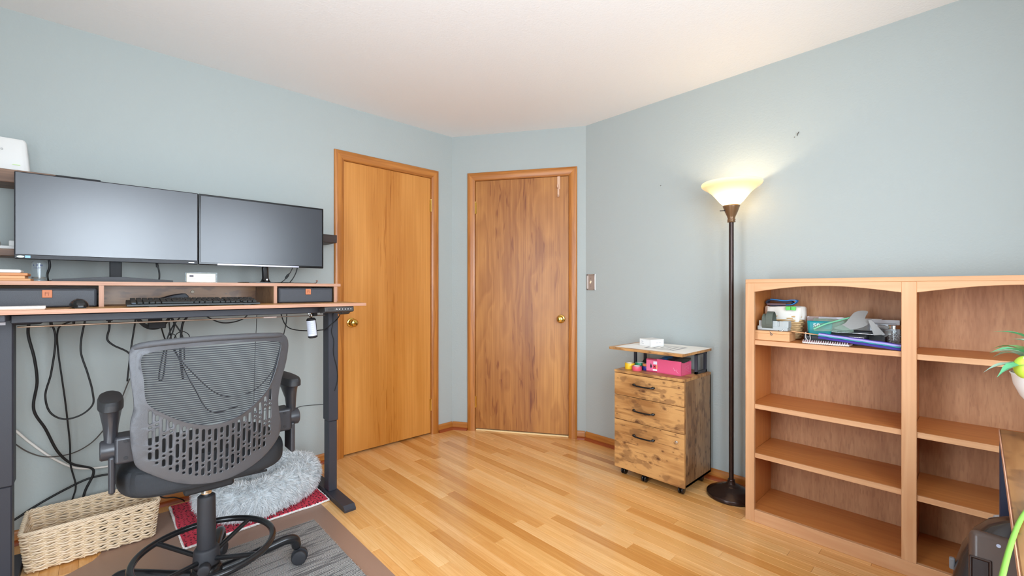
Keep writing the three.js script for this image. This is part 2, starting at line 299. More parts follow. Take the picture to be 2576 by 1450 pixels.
  obj('threshold', span([0.1866 * DLEN, 0, -0.05], [0.8779 * DLEN, 0.012, -0.004], 0.002), std(0xf0cf98, 0.5), dd);

  // baseboards with shoe moulding
  const bp = [[0, 0], [0, 0.012], [0.05, 0.012], [0.058, 0.009], [0.062, 0.005], [0.062, 0]], sp = [[0, 0.012], [0, 0.03], [0.006, 0.029], [0.013, 0.025], [0.018, 0.018], [0.02, 0.012]];
  const base = (name, label, at, turn, runs) => {
    const g = structure(name, label, 'baseboard'); g.position.set(...at); g.rotation.y = turn;
    for (const [a, b, m0, m1] of runs) { obj('board', moulding(bp, b - a).translate(a, 0, 0), M.pine, g); obj('shoe_moulding', moulding(sp, b - a).translate(a, 0, 0), std(0xd8a070, 0.5, { map: T.pine }), g); }
  };
  base('baseboard_left', 'stained wood baseboard along the desk wall', [0, 0, ROOM.n], 0, [[ROOM.w + 0.02, 1.2222 - 0.068], [1.9192 + 0.068, CA[0] - 0.004]]);
  base('baseboard_back', 'short stained wood baseboards beside the angled door', [CA[0], 0, CA[1]], DIAG, [[0.008, 0.1866 * DLEN - 0.068], [0.8779 * DLEN + 0.068, DLEN - 0.006]]);
  base('baseboard_right', 'stained wood baseboard along the bookcase wall', [ROOM.e, 0, 0], -PI / 2, [[CB[1] + 0.004, ROOM.s - 0.02]]);
}
// ---------------------------------------------------------------- standing desk with its riser
// geometry written in room coordinates (x, height, -z) and shifted to the base of its thing
const put = (root, name, gs, m, parent, label, kind) => { const g = join(gs); g.translate(-root.position.x, -root.position.y, -root.position.z); return obj(name, g, m, parent ?? root, label, kind); };
const sp = (x0, x1, y0, y1, v0, v1, c = 0.0015, grain = 'x', ou = 0, ov = 0) => span([x0, y0, -v1], [x1, y1, -v0], c, grain, ou, ov);
const DT = 1.082, RT = 1.184;        // desk top, riser top
{
  const t = thing('standing_desk', 'sit-stand desk with a brown wood-look top, raised shelf and black steel legs', 'desk', [0.31, 0, -2.52]);
  put(t, 'tabletop', sp(-0.47, 1.028, DT - 0.016, DT, 2.222, 2.86, 0.0015, 'x', 0.1), M.rustic);
  put(t, 'edge_band', [sp(-0.47, 1.029, DT - 0.0155, DT - 0.0005, 2.2205, 2.222, 0), sp(1.028, 1.029, DT - 0.0155, DT - 0.0005, 2.222, 2.86, 0, 'z')], M.edge);
  const ri = put(t, 'riser_shelf', sp(-0.47, 0.976, RT - 0.016, RT, 2.432, 2.80, 0.0015, 'x', 0.4), M.rustic);
  put(t, 'edge_band', [sp(-0.47, 0.977, RT - 0.0155, RT - 0.0005, 2.4305, 2.432, 0), sp(0.976, 0.977, RT - 0.0155, RT - 0.0005, 2.432, 2.80, 0, 'z')], M.edge, ri);
  for (const x of [-0.002, 0.640, 0.941]) {
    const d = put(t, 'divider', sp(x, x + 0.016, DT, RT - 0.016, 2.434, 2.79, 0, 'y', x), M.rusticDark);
    put(t, 'edge_band', sp(x + 0.0005, x + 0.0155, DT, RT - 0.016, 2.4325, 2.434, 0, 'y'), M.edge, d);
  }
  put(t, 'back_panel', sp(-0.46, 0.957, DT, RT - 0.016, 2.785, 2.797, 0, 'x', 0.55, 0.2), std(0xd0bcae, 0.32, { map: T.rustic }));
  put(t, 'screw_cap', turned(lathe([[0.0001, 0.002], [0.003, 0.002], [0.0035, 0.0035], [0.0075, 0.003], [0.009, 0], [0.0001, 0]], 24), PI / 2).translate(0.351, 1.140, -2.785), std(0xe8dcc8, 0.5));
  // steel frame
  put(t, 'crossbar', [sp(-0.23, 0.918, 1.030, 1.060, 2.355, 2.385, 0.003), sp(-0.23, 0.918, 1.036, 1.060, 2.66, 2.69, 0.003)], M.steel);
  for (const x of [-0.2605, 0.9485]) {
    put(t, 'support_arm', sp(x - 0.03, x + 0.03, 1.040, 1.066, 2.26, 2.81, 0.003), M.steel);
    put(t, 'upper_column', sp(x - 0.0275, x + 0.0275, 0.42, 1.040, 2.460, 2.540, 0.004), M.steel);
    put(t, 'lower_column', sp(x - 0.0235, x + 0.0235, 0.028, 0.42, 2.466, 2.534, 0.004), M.steel);
    const side = [[-0.288, 0], [0.288, 0], [0.290, 0.012], [0.268, 0.030], [-0.268, 0.030], [-0.290, 0.012]];
    put(t, 'foot', turned(extrude(shapeOf(side), 0.060, 0.002), 0, PI / 2).translate(x - 0.030, 0, -2.520), M.steel);
  }
  put(t, 'motor_box', sp(-0.225, -0.155, 1.022, 1.058, 2.39, 2.60, 0.006), M.blackSoft);
  const k = put(t, 'control_panel', [rbox(0.150, 0.028, 0.075, 0.006, [0, 0, 0]), rbox(0.05, 0.03, 0.05, 0.01, [0.045, -0.008, -0.02])].map(g => turned(g, -0.12).translate(0.890, 1.0475, -2.262)), std(0x33302f, 0.45));
  put(t, 'keypad', turned(clean(new THREE.PlaneGeometry(0.138, 0.020)), -0.12).translate(0.890, 1.0522, -2.2240), std(0xffffff, 0.4, { map: paint(552, 80, (g, w, h) => {
    g.fillStyle = '#3a3634'; g.fillRect(0, 0, w, h); g.fillStyle = '#26211f'; g.fillRect(40, 18, 110, 44); g.fillStyle = '#f4f4f4'; g.font = 'bold 34px sans-serif'; g.textAlign = 'center';
    ['M', 'V', '1', '2', '3', '4'].forEach((c, i) => { const x = 215 + i * 58; if (i < 2) { g.beginPath(); const s = i ? 1 : -1; g.moveTo(x - 14, 40 - 10 * s); g.lineTo(x, 40 + 10 * s); g.lineTo(x + 14, 40 - 10 * s); g.lineWidth = 7; g.strokeStyle = '#f4f4f4'; g.stroke(); } else g.fillText(c, x, 52); });
  }) }), k);
  put(t, 'sticker', sp(-0.286, -0.252, 1.0205, 1.0355, 2.4588, 2.4598, 0), std(0xd9d6dc, 0.6));
}
{ // cloth-like drawer bins in the riser
  const bin = (x0, x1, y1, tab, label) => {
    const t = thing('storage_bin', label, 'bin', [(x0 + x1) / 2, DT, -2.6], 0, 'drawer bins in the desk riser'), w = x1 - x0, h = y1 - DT;
    obj('body', [rbox(w, h - 0.003, 0.31, 0.007, [0, h / 2, 0.005], 3)], M.leather, t);
    const px = w / 2 - 0.006; obj('piping', [bar([-px, 0.006, 0.1595], [-px, h - 0.008, 0.1595], 0.0022, 6), bar([px, 0.006, 0.1595], [px, h - 0.008, 0.1595], 0.0022, 6), bar([-px, h - 0.008, 0.1595], [px, h - 0.008, 0.1595], 0.0022, 6)], M.leather, t);
    const p = obj('pull_tab', rbox(0.027, 0.030, 0.005, 0.002, [tab - (x0 + x1) / 2, h - 0.023, 0.1645]), M.tan, t, 'tan leather pull tab');
    const gx = tab - (x0 + x1) / 2, gy = h - 0.022, L = [cbox(0.012, 0.0012, 0.0008, 0, [gx, gy + 0.005, 0.1673]), cbox(0.012, 0.0012, 0.0008, 0, [gx, gy + 0.001, 0.1673]), cbox(0.0012, 0.012, 0.0008, 0, [gx - 0.005, gy - 0.002, 0.1673]), cbox(0.0012, 0.008, 0.0008, 0, [gx + 0.004, gy - 0.004, 0.1673])];
    obj('stamped_mark', L, std(0x7c432a, 0.7), p);
  };
  bin(-0.44, -0.007, 1.158, -0.145, 'long charcoal faux-leather bin with a tan tab, behind the mouse');
  bin(0.664, 0.938, 1.163, 0.807, 'short charcoal faux-leather bin with a tan tab, right end of the riser');
}
{ // monitors
  const screenM = std(0x2c2f36, 0.27, { ior: 1.72 });
  const W = 0.613, Hh = 0.357, y0 = 1.277;
  function monitor(cx, label, left) {
    const t = thing('monitor', label, 'monitor', [cx, RT, -2.68]), b = y0 - RT;
    obj('housing', [rbox(W, Hh, 0.022, 0.004, [0, b + Hh / 2, -0.011]), rbox(0.40, 0.24, 0.03, 0.012, [0, b + Hh / 2 - 0.02, -0.035])], left ? M.black : M.blackGloss, t);
    const bz = left ? [0.004, 0.004, 0.019] : [0.010, 0.010, 0.012];       // side, top, bottom bezel
    obj('screen', cbox(W - 2 * bz[0], Hh - bz[1] - bz[2], 0.0012, 0.0003, [0, b + bz[2] + (Hh - bz[1] - bz[2]) / 2, 0.0006]), screenM, t);
    if (left) {
      const lip = obj('lower_bezel', rbox(W - 0.002, 0.018, 0.006, 0.002, [0, b + 0.0095, 0.002]), M.black, t);
      obj('energy_sticker', [clean(new THREE.CircleGeometry(0.008, 24)).scale(1.35, 0.55, 1).translate(-W / 2 + 0.018, b + 0.0095, 0.0053)], std(0xdff0dd, 0.5), lip, 'pale green oval sticker');
      obj('rating_sticker', cbox(0.015, 0.010, 0.0006, 0, [-W / 2 + 0.038, b + 0.0095, 0.0053]), std(0x9ccdf0, 0.5), lip, 'light blue sticker');
      obj('badge', cbox(0.022, 0.002, 0.0006, 0, [W / 2 - 0.028, b + 0.008, 0.0053]), M.chrome, lip);
      obj('neck', [cbox(0.042, 0.20, 0.018, 0.003, [0, 0.11, -0.03])], M.blackSoft, t);
      const fr = [[-0.196, 0], [0.196, 0], [0.193, 0.010], [0.028, 0.022], [-0.028, 0.022], [-0.193, 0.010]];
      obj('stand_base', extrude(shapeOf(fr), 0.19, 0.001).translate(0, 0, -0.065), M.black, t);
      obj('webcam_bar', rbox(0.14, 0.006, 0.012, 0.002, [-0.12, b + Hh + 0.003, -0.012]), M.blackSoft, t);
    } else {
      const lip = obj('lower_trim', rbox(0.395, 0.009, 0.004, 0.0015, [-0.03, b + 0.0045, 0.001]), std(0xb9b6c2, 0.25, { metalness: 0.6 }), t, 'silver strip under the screen');
      obj('badge', cbox(0.034, 0.003, 0.0006, 0, [-0.02, b + 0.0045, 0.0035]), M.chrome, lip);
      obj('neck', loft([[0, 0.006, -0.02, 0.034, 0.03], [0, 0.014, -0.02, 0.022, 0.022], [0, 0.03, -0.022, 0.0165, 0.012], [0, 0.10, -0.03, 0.0165, 0.010], [0, 0.16, -0.032, 0.02, 0.012]], 24), M.blackGloss, t);
      obj('stand_base', [turned(extrude(shapeOf([[-0.135, -0.02], [-0.10, -0.075], [0, -0.09], [0.10, -0.075], [0.135, -0.02], [0.12, 0.05], [0, 0.08], [-0.12, 0.05]], true), 0.007, 0.002), -PI / 2).translate(0, 0, 0.0)], M.blackGloss, t);
      obj('emblem', clean(new THREE.CircleGeometry(0.004, 20)).translate(0.003, 0.022, 0.0), M.chrome, t);
    }
    return t;
  }
  monitor(0.0545, 'large black monitor with thin side bezels on a wide angled base, left of two', true);
  monitor(0.669, 'black monitor with a silver lower strip on a glossy base, nearest the door', false);
}
// loft through horizontal ellipses [x, y, z, rx, rz]
function loft(sec, seg = 20, e = 1) {
  const pos = [], n = sec.length, P = (s, a) => { const c = Math.cos(a), q = Math.sin(a), f = x => Math.sign(x) * Math.pow(Math.abs(x), e); return [s[0] + s[3] * f(c), s[1], s[2] + s[4] * f(q)]; };
  const quad = (a, b, c, d) => pos.push(...a, ...b, ...c, ...a, ...c, ...d);
  for (let i = 0; i < n - 1; i++) for (let k = 0; k < seg; k++) { const a = k / seg * 2 * PI, b = (k + 1) / seg * 2 * PI; quad(P(sec[i], b), P(sec[i], a), P(sec[i + 1], a), P(sec[i + 1], b)); }
  for (const [s, up] of [[sec[0], -1], [sec[n - 1], 1]]) for (let k = 0; k < seg; k++) { const a = P(s, k / seg * 2 * PI), b = P(s, (k + 1) / seg * 2 * PI), c = [s[0], s[1], s[2]]; up > 0 ? pos.push(...b, ...a, ...c) : pos.push(...a, ...b, ...c); }
  const g = new THREE.BufferGeometry(); g.setAttribute('position', new THREE.BufferAttribute(new Float32Array(pos), 3)); g.computeVertexNormals(); return clean(toCreasedNormals(g, 0.6));
}
{ // wall shelves
  const t = thing('wall_shelf', 'walnut box shelf on the wall behind the left monitor', 'shelf', [-0.27, 1.294, -2.8933]);
  put(t, 'top_board', sp(-0.52, -0.02, 1.605, 1.660, 2.80, 2.9866, 0.002), M.walnut);
  put(t, 'bottom_board', sp(-0.52, -0.02, 1.294, 1.324, 2.80, 2.9866, 0.002), M.walnut);
  for (const x of [-0.52, -0.038]) put(t, 'side_board', sp(x, x + 0.018, 1.324, 1.605, 2.80, 2.9866, 0.001, 'y'), M.walnut);
  single('floating_shelf', sp(0.55, 1.103, 1.448, 1.498, 2.80, 2.9866, 0.002).translate(0, 0, 0), std(0x6a5a54, 0.5, { map: T.walnut }), 'dark floating wall shelf whose end shows beside the right monitor', 'shelf');
  const r = thing('wireless_hub', 'white upright wireless hub on top of the walnut wall shelf', 'hub', [-0.36, 1.660, -2.89]);
  obj('case', loft([[0, 0, 0, 0.135, 0.032], [0, 0.012, 0, 0.137, 0.033], [0, 0.138, -0.004, 0.126, 0.026], [0, 0.148, -0.004, 0.120, 0.020]], 48, 0.45), M.white, r);
  obj('lettering', clean(new THREE.PlaneGeometry(0.06, 0.02)).rotateX(-0.06).translate(0.047, 0.094, 0.0312), std(0xffffff, 0.5, { transparent: true, map: paint(192, 64, (g) => { g.clearRect(0, 0, 192, 64); g.fillStyle = '#8a8a8e'; g.font = '46px sans-serif'; g.fillText('arlo', 60, 46); }) }), r);
  obj('status_light', cbox(0.024, 0.0022, 0.0008, 0, [0.098, 0.032, 0.0345]), std(0xc8e88c, 0.4), r);
  const d = thing('charging_dock', 'small white dock inside the walnut wall shelf', 'dock', [-0.30, 1.324, -2.88]);
  obj('tray', rbox(0.10, 0.016, 0.07, 0.004, [0, 0.008, 0]), M.white, d);
  obj('upright', [rbox(0.028, 0.026, 0.03, 0.004, [0.028, 0.028, -0.01]), rbox(0.022, 0.022, 0.03, 0.004, [-0.022, 0.026, -0.01])], M.white, d);
}
{ // things on the riser
  for (const [x0, x1, y, h, v0, c, label] of [[-0.40, -0.190, 0, 0.009, 2.47, 0xf0dcc4, 'thin wooden slab, lowest of the stack beside the clear bottle'], [-0.41, -0.205, 0.009, 0.011, 2.475, 0xfff0dc, 'pale wooden slab in the middle of the stack by the bottle'], [-0.42, -0.198, 0.020, 0.010, 2.47, 0xecc8a8, 'reddish wooden slab, topmost wood of the stack by the bottle']])
    single('wooden_slab', cbox(x1 - x0, h, 0.11, 0.0015, [0, h / 2, 0], 'x', y * 7).translate((x0 + x1) / 2, RT + y, -(v0 + 0.055)), std(c, 0.6, { map: T.maple }), label, 'slab', 'wooden slabs stacked on the riser');
  single('white_case', rbox(0.19, 0.013, 0.09, 0.006, [0, 0.0065, 0]).translate(-0.31, RT + 0.030, -2.525), M.white, 'flat white plastic case lying on top of the wooden slabs', 'case');
  const b = thing('spray_bottle', 'clear plastic bottle with blue lettering under the left monitor', 'bottle', [-0.186, RT, -2.735]);
  obj('bottle_body', lathe([[0.0001, 0.001], [0.021, 0.0], [0.0235, 0.003], [0.0235, 0.022], [0.0228, 0.024], [0.0235, 0.026], [0.0235, 0.078], [0.021, 0.086], [0.012, 0.094], [0.011, 0.100]], 36), M.clear, b);
  obj('liquid', lathe([[0.0001, 0.002], [0.0215, 0.002], [0.0222, 0.004], [0.0222, 0.021], [0.0001, 0.021]], 36), new THREE.MeshPhysicalMaterial({ color: 0xeaf2f4, roughness: 0.05, transmission: 0.95, thickness: 0.04, ior: 1.33 }), b);
  obj('cap', cyl(0.0125, 0.0125, 0.018, [0, 0.108, 0], 24), std(0x2b3a8c, 0.4), b, 'dark blue cap');
  obj('lettering', clean(new THREE.CylinderGeometry(0.0238, 0.0238, 0.03, 30, 1, true, -1.15, 2.3)).translate(0, 0.064, 0), std(0xffffff, 0.5, { transparent: true, side: THREE.DoubleSide, map: paint(512, 280, (g) => { g.clearRect(0, 0, 512, 280); g.fillStyle = '#2c3f7e'; g.font = 'bold 96px sans-serif'; g.fillText('L  E  N', 90, 120); g.font = '62px sans-serif'; g.fillText('C LEAN', 110, 210); }) }), b);
  const n = thing('card_holder', 'clear block holding a cream card between the two monitors', 'card holder', [0.3485, RT, -2.50]);
  obj('card', cbox(0.112, 0.040, 0.010, 0.001, [0, 0.022, 0.0]), std(0xefe6d2, 0.7), n);
  obj('card_print', clean(new THREE.PlaneGeometry(0.106, 0.036)).translate(0, 0.022, 0.0056), std(0xffffff, 0.7, { map: paint(424, 144, (g, w, h) => { g.fillStyle = '#f2ead8'; g.fillRect(0, 0, w, h); g.fillStyle = '#57535c'; g.fillRect(30, 24, 62, 34); g.fillStyle = '#a8a49c'; g.fillRect(20, 92, 110, 5); g.fillRect(176, 34, 70, 5); g.fillRect(280, 34, 92, 6); g.fillRect(196, 72, 30, 5); g.fillRect(240, 72, 110, 5); g.fillRect(180, 112, 160, 4); }) }), n);
  obj('block', [cbox(0.126, 0.003, 0.026, 0.0005, [0, 0.0015, 0]), cbox(0.126, 0.003, 0.026, 0.0005, [0, 0.0455, 0]), cbox(0.003, 0.041, 0.024, 0.0005, [-0.0595, 0.0235, 0]), cbox(0.003, 0.041, 0.024, 0.0005, [0.0595, 0.0235, 0])], M.clear, n);
}
{ // things on the desktop
  const k = thing('keyboard', 'black full-size keyboard with raised rear edge on the desktop', 'keyboard', [0.308, DT, -2.335], -0.015);
  const prof = [[-0.083, 0.004], [-0.082, 0.010], [0.070, 0.026], [0.078, 0.024], [0.080, 0.006], [-0.075, 0.003]];   // depth, height: front low
  const bd = turned(extrude(shapeOf(prof), 0.46, 0.0015), 0, PI / 2).translate(-0.23, 0, 0);
  obj('case', [bd.rotateY(0)], std(0x2b2d2c, 0.45), k);
  const keys = [], th = Math.atan2(0.016, 0.152);
  for (let r = 0; r < 6; r++) { let x = -0.217; const z = 0.060 - r * 0.0245; while (x < 0.21) { const w = (r === 0 && x > -0.13 && x < -0.1) ? 0.105 : 0.0165 + (H2(r, Math.round(x * 999), 3) > 0.86 ? 0.009 : 0); keys.push(cbox(w, 0.008, 0.0165, 0.0015).rotateX(th).translate(x + w / 2, 0.017 + (0.060 - z) * 0.105, z)); x += w + 0.0025 + (Math.abs(x - 0.07) < 0.009 || Math.abs(x - 0.135) < 0.009 ? 0.008 : 0); } }
  obj('keys', keys, std(0x232423, 0.5), k, undefined, 'stuff');
  for (const [x, z, h] of [[-0.15, 0.066, 0.004], [0.18, 0.066, 0.004], [-0.18, -0.066, 0.006], [0.18, -0.066, 0.006]]) obj('foot_pad', cbox(0.026, h, 0.011, 0.0005, [x, h / 2, z]), M.rubber, k);
  obj('logo', cbox(0.010, 0.0004, 0.004, 0, [-0.208, 0.0135, 0.071]).rotateX(0), std(0x9fb6dd, 0.5), k);
  const w = single('black_pouch', turned(extrude(shapeOf([[-0.068, 0], [0.066, 0], [0.070, 0.040], [0.058, 0.052], [0.02, 0.046], [-0.03, 0.030], [-0.066, 0.014]]), 0.07, 0.004), 0, 0.12).translate(0.222, DT, -2.545), std(0x1c1e26, 0.5), 'black wedge-shaped pouch in the open cubby behind the keyboard', 'pouch');
  const m = thing('computer_mouse', 'glossy black computer mouse beside the long bin', 'mouse', [-0.056, DT, -2.315], 0.15);
  const mg = clean(new THREE.SphereGeometry(1, 36, 24)); { const p = mg.attributes.position; for (let i = 0; i < p.count; i++) { let x = p.getX(i), y = p.getY(i), z = p.getZ(i); const yy = Math.max(y, -0.12); p.setXYZ(i, x * 0.030 * (1 - 0.12 * (1 - z * z)), 0.0035 + (yy + 0.12) * 0.028 * (1 + 0.12 * z), z * 0.05); } mg.computeVertexNormals(); }
  obj('shell', toCreasedNormals(mg, 1.2), std(0x1a1a1b, 0.25), m);
  obj('scroll_wheel', turned(cyl(0.009, 0.009, 0.006, [0, 0, 0], 18), 0, 0, PI / 2).translate(0, 0.0265, -0.026), M.rubber, m);
  for (const z of [0.03, -0.03]) obj('glide', cbox(0.03, 0.004, 0.01, 0, [0, 0.002, z]), M.rubber, m);
  single('note_pad', [cbox(0.150, 0.008, 0.10, 0.0006, [0, 0.0072, 0])].map(g => g.rotateY(0.05).translate(-0.215, DT, -2.290)), std(0xf4ece6, 0.7), 'white pad of paper at the left end of the desktop', 'pad');
  single('folder', [cbox(0.165, 0.003, 0.115, 0.0006, [0, 0.0015, 0])].map(g => g.rotateY(0.02).translate(-0.222, DT, -2.288)), std(0xd9b49a, 0.6), 'thin tan folder lying under the white paper pad', 'folder');
  const p = thing('pen', 'cream pen with a grey tip lying behind the paper pad', 'pen', [-0.235, DT + 0.0042, -2.395]);
  obj('barrel', bar([-0.07, 0, 0.004], [0.045, 0, 0], 0.0042), std(0xe9d9bd, 0.5), p); obj('tip', tube([[0.045, 0, 0], [0.075, 0, -0.001]], 0.0032, false, 4, 8), std(0x8d8d90, 0.4), p);
}
{ // under the desk: tension rod, hanging canister, power strip, adapter and leads
  const r = thing('tension_rod', 'thin metal tension rod spanning the two desk legs', 'rod', [0.344, 1.009, -2.500]);
  put(r, 'outer_tube', turned(cyl(0.0038, 0.0038, 0.86, [0, 0, 0], 10), 0, 0, PI / 2).translate(0.203, 1.009, -2.5), std(0xb09a86, 0.35, { metalness: 0.7 }));
  put(r, 'inner_tube', turned(cyl(0.0028, 0.0028, 0.29, [0, 0, 0], 10), 0, 0, PI / 2).translate(0.774, 1.009, -2.5), std(0x9a8d84, 0.3, { metalness: 0.8 }));
  put(r, 'sleeve', turned(cyl(0.0052, 0.0052, 0.06, [0, 0, 0], 12), 0, 0, PI / 2).translate(0.64, 1.009, -2.5), std(0xd9c8c0, 0.35, { metalness: 0.4 }));
  const c = thing('hanging_canister', 'small black canister with a white label clipped under the desk', 'canister', [0.828, 1.0395, -2.470]);
  c.rotation.z = 0.10;
  obj('clip', [rbox(0.022, 0.022, 0.016, 0.003, [-0.004, -0.012, 0]), turned(clean(new THREE.TorusGeometry(0.016, 0.004, 10, 28)), 0, PI / 2).translate(0, -0.026, -0.0)], M.chrome, c);
  obj('mount', rbox(0.022, 0.034, 0.02, 0.003, [0.024, -0.017, -0.004]), M.blackSoft, c);
  obj('body', lathe([[0.0001, -0.150], [0.018, -0.150], [0.0235, -0.146], [0.024, -0.050], [0.018, -0.042], [0.0001, -0.042]], 32), M.blackSoft, c);
  obj('label', clean(new THREE.CylinderGeometry(0.0243, 0.0243, 0.082, 30, 1, true, -2.3, 3.0)).translate(0, -0.096, 0), std(0xffffff, 0.6, { side: THREE.DoubleSide, map: paint(256, 256, (g, w, h) => { g.fillStyle = '#e2e6f2'; g.fillRect(0, 0, w, h); g.fillStyle = '#aab0c4'; for (let i = 0; i < 12; i++) g.fillRect(90, 24 + i * 17, 60 + (i * 37) % 70, 4); }) }), c);
  obj('lens', turned(clean(new THREE.CircleGeometry(0.010, 20)), PI / 2).translate(0, -0.1505, 0), std(0xf6f6f2, 0.2), c);
  const s = thing('power_strip', 'black power strip fixed under the desktop above the hanging leads', 'power strip', [-0.05, 1.066, -2.79]);
  obj('housing', rbox(0.42, 0.034, 0.055, 0.004, [0, -0.017, 0]), M.blackSoft, s);
  for (const x of [-0.15, -0.09, -0.03, 0.03, 0.09, 0.15]) obj('outlet', cbox(0.024, 0.003, 0.03, 0.0005, [x, -0.0345, 0]), M.rubber, s);
  const a = thing('power_adapter', 'black power adapter block hanging in a coil of leads', 'adapter', [0.195, 1.066, -2.700]);
  obj('block', [rbox(0.066, 0.030, 0.05, 0.004, [0.006, -0.085, 0]), rbox(0.05, 0.03, 0.04, 0.004, [0.0, -0.052, 0]), rbox(0.045, 0.04, 0.03, 0.004, [0, -0.02, -0.01])], M.blackSoft, a);
  const coil = []; for (let q = 0; q < 5; q++) { const o = q * 0.004, pts = []; for (let i = 0; i <= 12; i++) { const th = PI * (1 + i / 12); pts.push([Math.cos(th) * (0.062 + o * 0.6) - 0.004, Math.sin(th) * (0.086 + o) - 0.004, 0.008 - q * 0.006]); } coil.push(tube(pts, 0.0024, false, 40, 6)); }
  obj('coiled_lead', coil, M.rubber, a);
  const cable = (label, radius, pts, plug, m = M.rubber, v) => {   // pts: x, height, distance from the lens wall
    const q = pts.map(([x, y, d]) => [x, y, -d]), t = thing('cable', label, 'cable', q[0]);
    put(t, 'lead', tube(q, radius, false, pts.length * 10, 8), m);
    if (plug) put(t, 'plug', [rbox(0.026, 0.03, 0.026, 0.005).translate(q[0][0], q[0][1] + 0.012, q[0][2]), cyl(0.006, 0.004, 0.026, [q[0][0], q[0][1] - 0.012, q[0][2]], 10)], m);
    return t;
  };
  const at = (d, l) => l.map(p => [p[0], p[1], d]);
  cable('thickest black lead, leftmost of those hanging under the desk', 0.0052, [[-0.221, 1.012, 2.8], [-0.224, 0.959, 2.816], [-0.207, 0.849, 2.831], [-0.2, 0.746, 2.847], [-0.211, 0.62, 2.862], [-0.177, 0.525, 2.878], [-0.136, 0.402, 2.894], [-0.094, 0.336, 2.909], [-0.023, 0.286, 2.925], [-0.021, 0.262, 2.925], [-0.052, 0.178, 2.925], [-0.057, 0.074, 2.925]], true);
  cable('black lead hanging in a long U loop under the desk', 0.0036, at(2.765, [[-0.153, 1.012], [-0.14, 0.949], [-0.153, 0.786], [-0.17, 0.69], [-0.153, 0.613], [-0.112, 0.579], [-0.059, 0.588], [-0.022, 0.627], [-0.022, 0.683], [-0.038, 0.77], [-0.06, 0.868], [-0.059, 0.927], [-0.047, 1.012]]), true);
  cable('thin black lead dropping through the U loop behind the basket', 0.0034, [[-0.085, 1.012, 2.835], [-0.13, 0.984, 2.846], [-0.138, 0.955, 2.856], [-0.137, 0.88, 2.867], [-0.125, 0.748, 2.877], [-0.115, 0.641, 2.888], [-0.108, 0.549, 2.899], [-0.1, 0.43, 2.909], [-0.098, 0.329, 2.92], [-0.081, 0.218, 2.92], [-0.094, 0.151, 2.92], [-0.088, 0.068, 2.92]], true);
  cable('black lead with a moulded plug leading behind the chair back', 0.0040, at(2.84, [[0.035, 1.005], [0.035, 0.969], [0.028, 0.913], [0.049, 0.885], [0.104, 0.843], [0.136, 0.768], [0.15, 0.6]]), true);
  cable('short black lead hanging beside the upper left of the chair back', 0.0036, at(2.86, [[0.134, 1.03], [0.111, 0.833], [0.1, 0.704]]));
  cable('thin grey lead sagging along the wall beside the left arm rest', 0.0026, at(2.955, [[-0.40, 0.60], [-0.294, 0.485], [-0.276, 0.462], [-0.234, 0.413], [-0.181, 0.378], [-0.101, 0.371], [-0.037, 0.399], [0.013, 0.456], [0.058, 0.537], [0.112, 0.697]]), false, std(0x4c4640, 0.6));
  cable('white cable sagging low along the wall', 0.0048, at(2.970, [[-0.40, 0.60], [-0.295, 0.536], [-0.276, 0.518], [-0.235, 0.458], [-0.157, 0.36], [-0.083, 0.295], [-0.017, 0.276], [0.051, 0.271], [0.118, 0.271], [0.3, 0.28]]), false, std(0xe9e2da, 0.5));
  cable('black lead slanting down along the wall behind the wicker basket', 0.0050, at(2.93, [[0.30, 0.23], [0.116, 0.236], [0.044, 0.243], [-0.036, 0.243], [-0.112, 0.217], [-0.213, 0.168], [-0.272, 0.131], [-0.40, 0.06]]));
  cable('black lead in a shallow sag under the middle of the desk', 0.0032, at(2.80, [[0.380, 1.062], [0.393, 1.032], [0.414, 1.01], [0.449, 0.986], [0.491, 0.971], [0.549, 0.976], [0.59, 0.995], [0.614, 1.029], [0.622, 1.062]]));
  cable('very thin black lead hanging straight behind the chair back', 0.0016, at(2.85, [[0.663, 1.063], [0.659, 0.943], [0.653, 0.806], [0.645, 0.442]]));
  cable('black lead looping wide behind the mesh of the chair back', 0.0028, at(2.87, [[0.825, 1.063], [0.826, 0.972], [0.811, 0.887], [0.774, 0.748], [0.746, 0.666], [0.637, 0.562], [0.5, 0.562], [0.364, 0.705], [0.285, 0.841], [0.261, 1.006], [0.26, 1.063]]));
  cable('black control lead crossing the top of the right desk leg', 0.0028, [[0.925, 1.035, 2.30], [0.962, 1.000, 2.42], [0.957, 0.975, 2.4545], [0.93, 0.955, 2.4535], [0.912, 0.935, 2.47], [0.905, 0.922, 2.55], [0.86, 0.918, 2.60], [0.78, 0.94, 2.70], [0.75, 1.063, 2.76]]);
  cable('thin black lead running down the face of the right desk leg', 0.0022, [[0.945, 1.035, 2.34], [0.946, 1.022, 2.452], [0.944, 0.954, 2.4555], [0.937, 0.921, 2.4555], [0.95, 0.868, 2.4555], [0.948, 0.798, 2.4555], [0.968, 0.707, 2.4555], [0.970, 0.641, 2.4555], [0.955, 0.588, 2.4555]]);
  cable('thin black wire stapled along the wall toward the door', 0.0018, at(2.983, [[0.60, 0.42], [0.807, 0.411], [0.903, 0.396], [0.954, 0.401], [1.086, 0.388], [1.150, 0.383]]));
  cable('black lead dropping from the adapter block in a zigzag', 0.0030, [[0.218, 0.972, 2.72], [0.243, 0.895, 2.78], [0.278, 0.838, 2.78], [0.355, 0.648, 2.78], [0.436, 0.501, 2.79], [0.556, 0.507, 2.80]]);
  cable('black lead doubled back to a point above the chair back', 0.0032, at(2.745, [[0.302, 1.063], [0.298, 1.02], [0.268, 0.972], [0.243, 0.903], [0.214, 0.705], [0.222, 0.705], [0.246, 0.876], [0.272, 0.975], [0.255, 1.022], [0.25, 1.063]]));
